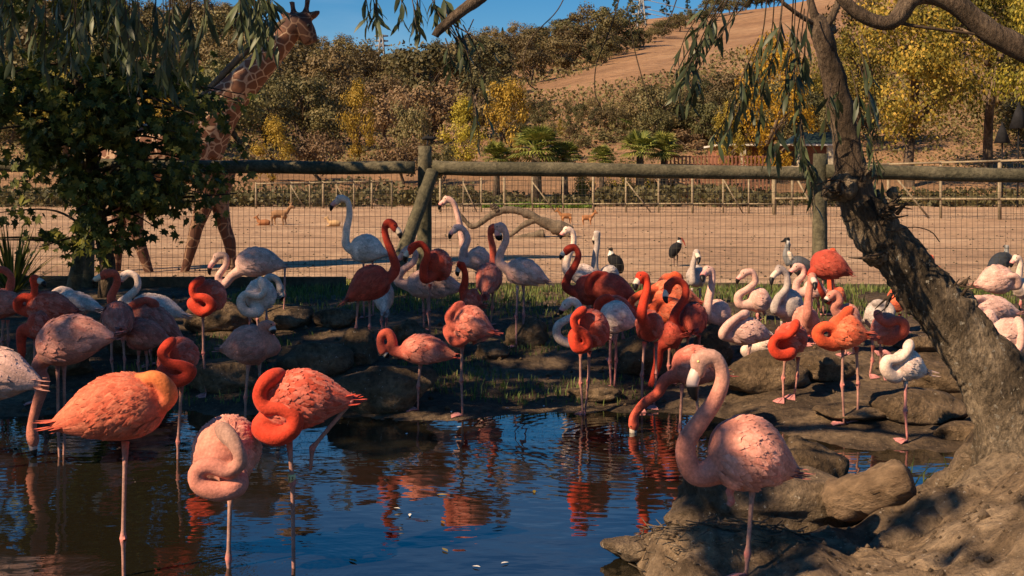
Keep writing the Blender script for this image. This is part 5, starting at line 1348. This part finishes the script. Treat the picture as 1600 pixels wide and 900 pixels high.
sprays = [([(568, -20), (573, 5), (578, 35)], 6), ([(586, -10), (588, 12), (586, 40)], 5), ([(640, -20), (646, 10), (650, 40)], 9), ([(655, -20), (656, 15), (652, 55)], 7), ([(672, -10), (680, 10), (690, 30)], 9), ([(690, -10), (696, 10), (700, 30)], 8),
          ([(705, 40), (715, 60), (724, 90)], 6), ([(696, 60), (702, 80), (705, 110)], 7), ([(700, 45), (720, 70), (732, 95)], 6), ([(712, 45), (732, 90), (738, 150), (742, 205)], 7), ([(738, 140), (744, 180), (750, 230)], 5), ([(710, 40), (745, 60), (775, 85)], 3),
          ([(1130, -20), (1110, 20), (1085, 60), (1070, 110)], 11), ([(1150, -20), (1110, 40), (1090, 90), (1085, 150)], 15), ([(1100, 60), (1080, 95), (1060, 140)], 9), ([(1095, 80), (1085, 120), (1078, 175)], 9), ([(1160, -10), (1140, 30), (1125, 60)], 6),
          ([(1200, -20), (1190, 60), (1165, 130), (1150, 185)], 13), ([(1225, -20), (1215, 70), (1195, 130), (1185, 210)], 15), ([(1240, -10), (1236, 60), (1228, 120), (1225, 160)], 12), ([(1255, 0), (1245, 60), (1240, 130)], 10), ([(1185, 60), (1160, 120), (1140, 170)], 9),
          ([(1262, 20), (1256, 90), (1250, 150), (1252, 250)], 10), ([(1330, 110), (1342, 160), (1350, 220)], 8), ([(1340, 60), (1352, 110), (1362, 190)], 7), ([(1300, 130), (1292, 170), (1288, 215)], 7), ([(1250, 190), (1255, 230), (1262, 290)], 9), ([(1260, 230), (1266, 270), (1275, 330)], 8), ([(1355, 190), (1368, 240), (1378, 285)], 6),
          ([(1220, 190), (1205, 220), (1195, 255)], 7), ([(1150, 160), (1140, 200), (1120, 225)], 7)]
for pts, n in sprays:
    spray([(q[0], q[1], rs_.uniform(-.15, .15)) for q in pts], Yw, n, (24, 42))
    if pts[0][0] > 1040 or pts[0][0] < 720:
        o_ = rs_.uniform(-14, 14); spray([(q[0] + o_ * (1 + i * .3), q[1] - 6, rs_.uniform(-.2, .2)) for i, q in enumerate(pts)], Yw + .1, int(n * 1.1), (24, 42), False)
for pts in ([(885, -10), (868, 20), (830, 60), (818, 100), (826, 130), (838, 140)], [(970, -10), (952, 50), (932, 100), (930, 145), (940, 170)], [(980, 10), (990, 70), (1000, 110), (1012, 150), (1020, 165)], [(1060, -10), (1050, 20), (1036, 50)], [(740, 30), (726, 60), (708, 90), (690, 108), (676, 130)], [(1180, -10), (1120, 60), (1080, 130), (1066, 165)]):
    MB().add(tube(catmull(np.array([P(*q, 5.0) for q in pts]), 26), .0026, 5)).build('twig', M['twig'], OW)
# dense drape at the upper left
for i in range(66):
    x = rs_.choice([rs_.uniform(-30, 400), rs_.uniform(40, 330), rs_.uniform(-30, 300), rs_.uniform(370, 425)]) if i else 405
    yb = rs_.uniform(10, 120) if x < 330 else rs_.uniform(5, 80)
    if 200 < x < 300: yb += 50
    Yd = rs_.uniform(5.6, 7.0)
    spray([(x + rs_.uniform(-10, 10), -40), (x, yb * .4), (x + rs_.uniform(-14, 14), yb)], Yd, 9, (24, 46), False, .3)
drape.build('hanging_leaves', M['willowleaf'], OW, kind='stuff')
# canopy above the left bank, out of the picture, with its trunk
def canopy(name, n, fpos, size):
    r = np.random.default_rng(12)
    ps = np.array([p for p in (fpos(r) for _ in range(n)) if p is not None]); n = len(ps)
    obj(name, quadmesh(name, leafquads(ps, r.normal(size=(n, 3)) + np.array([0, 0, .6]), size * r.uniform(.7, 1.5, n), size * r.uniform(.35, .6, n), r.uniform(0, 6.28, n)), M['willowleaf']), OW, kind='stuff')
CZ = 7.0; cot = 1 / math.tan(SUN_EL)
def shade_pos(gx, gy, gz0, z):
    L = (z - gz0) * cot; return (gx - SDX * L, gy - SDY * L, z)
def over_bank(r):
    gx = r.uniform(-9.5, 2.0); gy = r.uniform(6.6, 14.4)
    edge = sm(1.9, .2, gx - .25 * (gy - 10) + 1.6 * max(0, gy - 11.3)) * sm(6.3, 8.0, gy - .10 * gx)
    k = nz(gx, gy, .9, 4.4) + .5 * nz(gx, gy, 2.3, 7.7)
    if r.random() > edge * (1.0 if k > -.24 else .05): return None
    return shade_pos(gx, gy, .5, r.uniform(5.6, 8.4))
canopy('crown', 24000, over_bank, .23)
def over_right(r):
    gx = r.uniform(.6, 5.5); gy = r.uniform(4.3, 9.8)
    k = nz(gx, gy, 1.5, 14.4) + .4 * nz(gx, gy, 3.5, 3.7) + (.2 if gy < 5.7 else 0)
    if k < .36 or (abs(gx - 2.9) < 1.0 and abs(gy - 6.3) < .9 and r.random() < .9): return None
    return shade_pos(gx, gy, .3, r.uniform(5.2, 6.2))
canopy('crown', 9000, over_right, .22)
def giraffe_shade(r):  # unseen loose leaf mass, not willow growth, added to shade the giraffe
    gx = r.uniform(-8.3, -3.6); g0 = r.uniform(1.9, 5.6)
    if nz(gx, g0, 1.6, 21.4) + .5 * nz(gx, g0, 4.0, 3.7) < -.10: return None
    return shade_pos(gx, 23.0, g0, r.uniform(8.6, 10.4))
canopy('crown', 3600, giraffe_shade, .26)
tr_ = catmull(np.array([[-9.5, 5.5, -.2, .42], [-9.3, 5.6, 2, .34], [-8.8, 5.6, 4.5, .28], [-7.6, 5.2, 6.5, .2], [-5.5, 4.6, 7.2, .1]]), 30)
V, F = tube(tr_[:, :3], tr_[:, 3], 16); bumpy(V, F, .03, 4, OW, 'trunk', M['bark'])
for e in ((-11, 8.5, 6.8), (-7, 8, 7), (-5, 2.5, 6), (-3, 3.6, 5.8)):
    b = np.array([-8.8, 5.6, 4.5]); a = catmull(np.array([b, (b + np.array(e)) / 2 + [0, 0, .5], np.array(e)]), 14)
    MB().add(tube(a, np.linspace(.16, .04, 14), 8)).build('limb', M['bark'], OW)

# ------------------------------------------------------------------ plane tree in front of the giraffe
PT = empty('plane_tree', P(165, 462, 13.0), 'shaded plane tree with broad lobed leaves in front of the giraffe', 'tree')
def lobed():
    ang = [0, .28, .55, .85, 1.1, 1.5, 1.9, 2.3, math.pi]
    rad = [1.0, .55, .60, .88, .42, .66, .38, .42, .18]
    pts = [(math.sin(a) * r, math.cos(a) * r) for a, r in zip(ang, rad)]
    full = pts + [(-x, y) for x, y in pts[-2:0:-1]]
    V = [(0, 0, 0)] + [(x * .55, y * .55 + .1, .06 * abs(x) + .05 * math.sin(y * 4)) for x, y in full]; n = len(full)
    return V, [(0, 1 + i, 1 + (i + 1) % n) for i in range(n)]
PV, PF = lobed(); pl_me = mesh('leaf', PV, PF, M['planeleaf'], False); PVa = np.array(PV)
px_ = [(165, 462, 13), (168, 420, 12), (160, 370, 11), (150, 300, 10), (140, 220, 9), (120, 120, 8), (100, 20, 7), (90, -80, 6)]
a = catmull(np.array([[*P(q[0], q[1], 13.0), q[2] * 13 / FPX] for q in px_]), 40); a[0, 2] = gz(a[0, 0], 13.0) - .1
V, F = tube(a[:, :3], a[:, 3], 14); bumpy(V, F, .012, 6, PT, 'trunk', M['barksmooth'])
limbs = []
for i in range(90):
    tx = rs_.uniform(-90, 390); ty = rs_.uniform(-70, 390)
    if tx > 250: ty = rs_.uniform(130, 310)
    t = min(.95, max(.15, (430 - ty) / 430 - .05))
    st = a[int(t * 39), :3]
    e = P(tx, ty, rs_.uniform(11.6, 13.4)); m = (st + e) / 2 + np.array([0, rs_.gauss(0, .2), rs_.uniform(.05, .3)])
    b = catmull(np.array([st, m, e]), 14); limbs.append(b)
    MB().add(tube(b, np.linspace(.022, .005, 14), 6)).build('branch', M['twig'], PT)
crown = MB(); lv = []
for i in range(14500):
    b = limbs[rs_.randrange(len(limbs))]; k = min(13, int(14 * rs_.random() ** .42))
    p = b[k] + np.array([rs_.gauss(0, .20), rs_.gauss(0, .22), rs_.gauss(-.04, .17)])
    px = CX + FPX * p[0] / p[1]; py = HY + FPX * (CH - p[2]) / p[1]
    lim = np.interp(px, [-50, 60, 150, 240, 300, 330, 360, 410], [400, 350, 425, 410, 340, 325, 305, 250]) + 40 * nz(px, 3, .03, 2)
    if py > lim + rs_.gauss(-8, 16) or px > 410 + rs_.gauss(-10, 25): continue
    if rs_.random() > np.interp(px, [-100, 200, 300, 400], [.8, 1, .6, .3]): continue
    if py > 300 and rs_.random() < .35: continue
    # the open sky holes and the giraffe neck stay partly free
    if 330 < px < 470 and py < 150 and rs_.random() < .75: continue
    if nz(px, py, .022, 3.0) + .5 * nz(px, py, .06, 8.0) < -.10 and rs_.random() < .92: continue
    d = np.array([rs_.gauss(0, .7), rs_.gauss(-.2, .5), -.7]); L = rs_.uniform(.10, .19)
    lv.append((p, d, L, rs_.uniform(0, 6.28)))
lv.sort(key=lambda q: -q[2] / q[0][1])
inv = PT.matrix_basis.inverted()
for i, (p, d, L, ro) in enumerate(lv):
    m = leaf_matrix(p, d, L, ro)
    if i < 298:
        o = bpy.data.objects.new('leaf', pl_me); C.objects.link(o); o.parent = PT; o.matrix_parent_inverse = inv; o.matrix_basis = m
    else:
        R = np.array(m)[:3, :3]; crown.add(((PVa @ R.T) + np.array(m)[:3, 3], PF))
crown.build('crown', M['planeleaf'], PT, smooth=False, kind='stuff')

# spiky plant at the left edge
SP = empty('spiky_plant', P(20, 452, 12.2), 'dark spiky yucca like plant at the foot of the fence', 'plant')
b = P(20, 452, 12.2); b[2] = gz(b[0], 12.2) - .02; SPV = []
for i in range(150):
    a_ = rs_.uniform(0, 6.28); el = rs_.uniform(.15, 1.45); L = rs_.uniform(.5, .95); d = np.array([math.cos(a_) * math.cos(el), math.sin(a_) * math.cos(el), math.sin(el)])
    s = np.cross(d, [0, 0, 1]); s /= np.linalg.norm(s); o_ = b + np.array([d[0], d[1], 0]) * .05 + np.array([0, 0, .15])
    tip_ = o_ + d * L + np.array([0, 0, -.12 * math.cos(el)]); md = o_ + d * L * .5
    MB().add(([o_ - s * .008, o_ + s * .008, md + s * .012, tip_, md - s * .012], [(0, 1, 2, 4), (4, 2, 3)])).build('blade', M['planeleaf'], SP, smooth=False)
# reeds by the channel
RD = empty('reed_clump', P(1450, 752, 5.9), 'thin green reeds at the channel below the leaning tree', 'reed'); b = P(1450, 752, 5.9); b[2] = -.05
for i in range(16):
    a_ = rs_.uniform(0, 6.28); L = rs_.uniform(.15, .38); o_ = b + np.array([rs_.gauss(0, .1), rs_.gauss(0, .05), 0]); d = np.array([math.cos(a_) * .5, math.sin(a_) * .3, .9]); s = np.array([.004, 0, 0])
    MB().add(([o_ - s, o_ + s, o_ + d * L * .6 + s, o_ + d * L + [0.04, 0, -.02], o_ + d * L * .6 - s], [(0, 1, 2, 4), (4, 2, 3)])).build('blade', M['grass'], RD, smooth=False)
# fallen leaves and feathers on the water
for i, (x, y, c) in enumerate(((835, 772, 'yellow'), (700, 774, 'gold'), (690, 815, 'gold'), (768, 828, 'tan'), (700, 864, 'olive'), (1010, 870, 'yellow'), (545, 875, 'gold'))):
    Y = FPX * CH / (y - HY); p = P(x, y, Y); m = leaf_matrix((p[0], p[1], .006), (math.cos(i * 2), math.sin(i * 2), 0.0), .055, 0)
    me = mesh('fallen_leaf', [(v[0] * 1.6, v[1], v[2] * .4 + .02) for v in LV], LF, M[c]); o = obj('fallen_leaf', me, None, label='fallen autumn leaf floating on the pond', category='leaf', group='leaves floating on the pond')
    o.matrix_basis = Matrix.Translation((p[0], p[1], .004)) @ Matrix.Rotation(i * 1.7, 4, 'Z') @ Matrix.Scale(.06, 4)
for i, (x, y) in enumerate(((635, 680), (722, 668), (788, 642), (705, 650), (770, 655), (615, 795), (640, 808), (795, 880), (738, 886), (850, 640))):
    Y = FPX * CH / (y - HY); p = P(x, y, Y)
    me = mesh('floating_feather', [(v[0] * 1.8, v[1], v[2] * .8 + .02) for v in LV], LF, M['white']); o = obj('floating_feather', me, None, label='tiny white feather floating on the pond', category='feather', group='feathers floating on the pond')
    o.matrix_basis = Matrix.Translation((p[0], p[1], max(.004, gz(p[0], p[1]) + .004))) @ Matrix.Rotation(i * 2.1, 4, 'Z') @ Matrix.Scale(.04, 4)
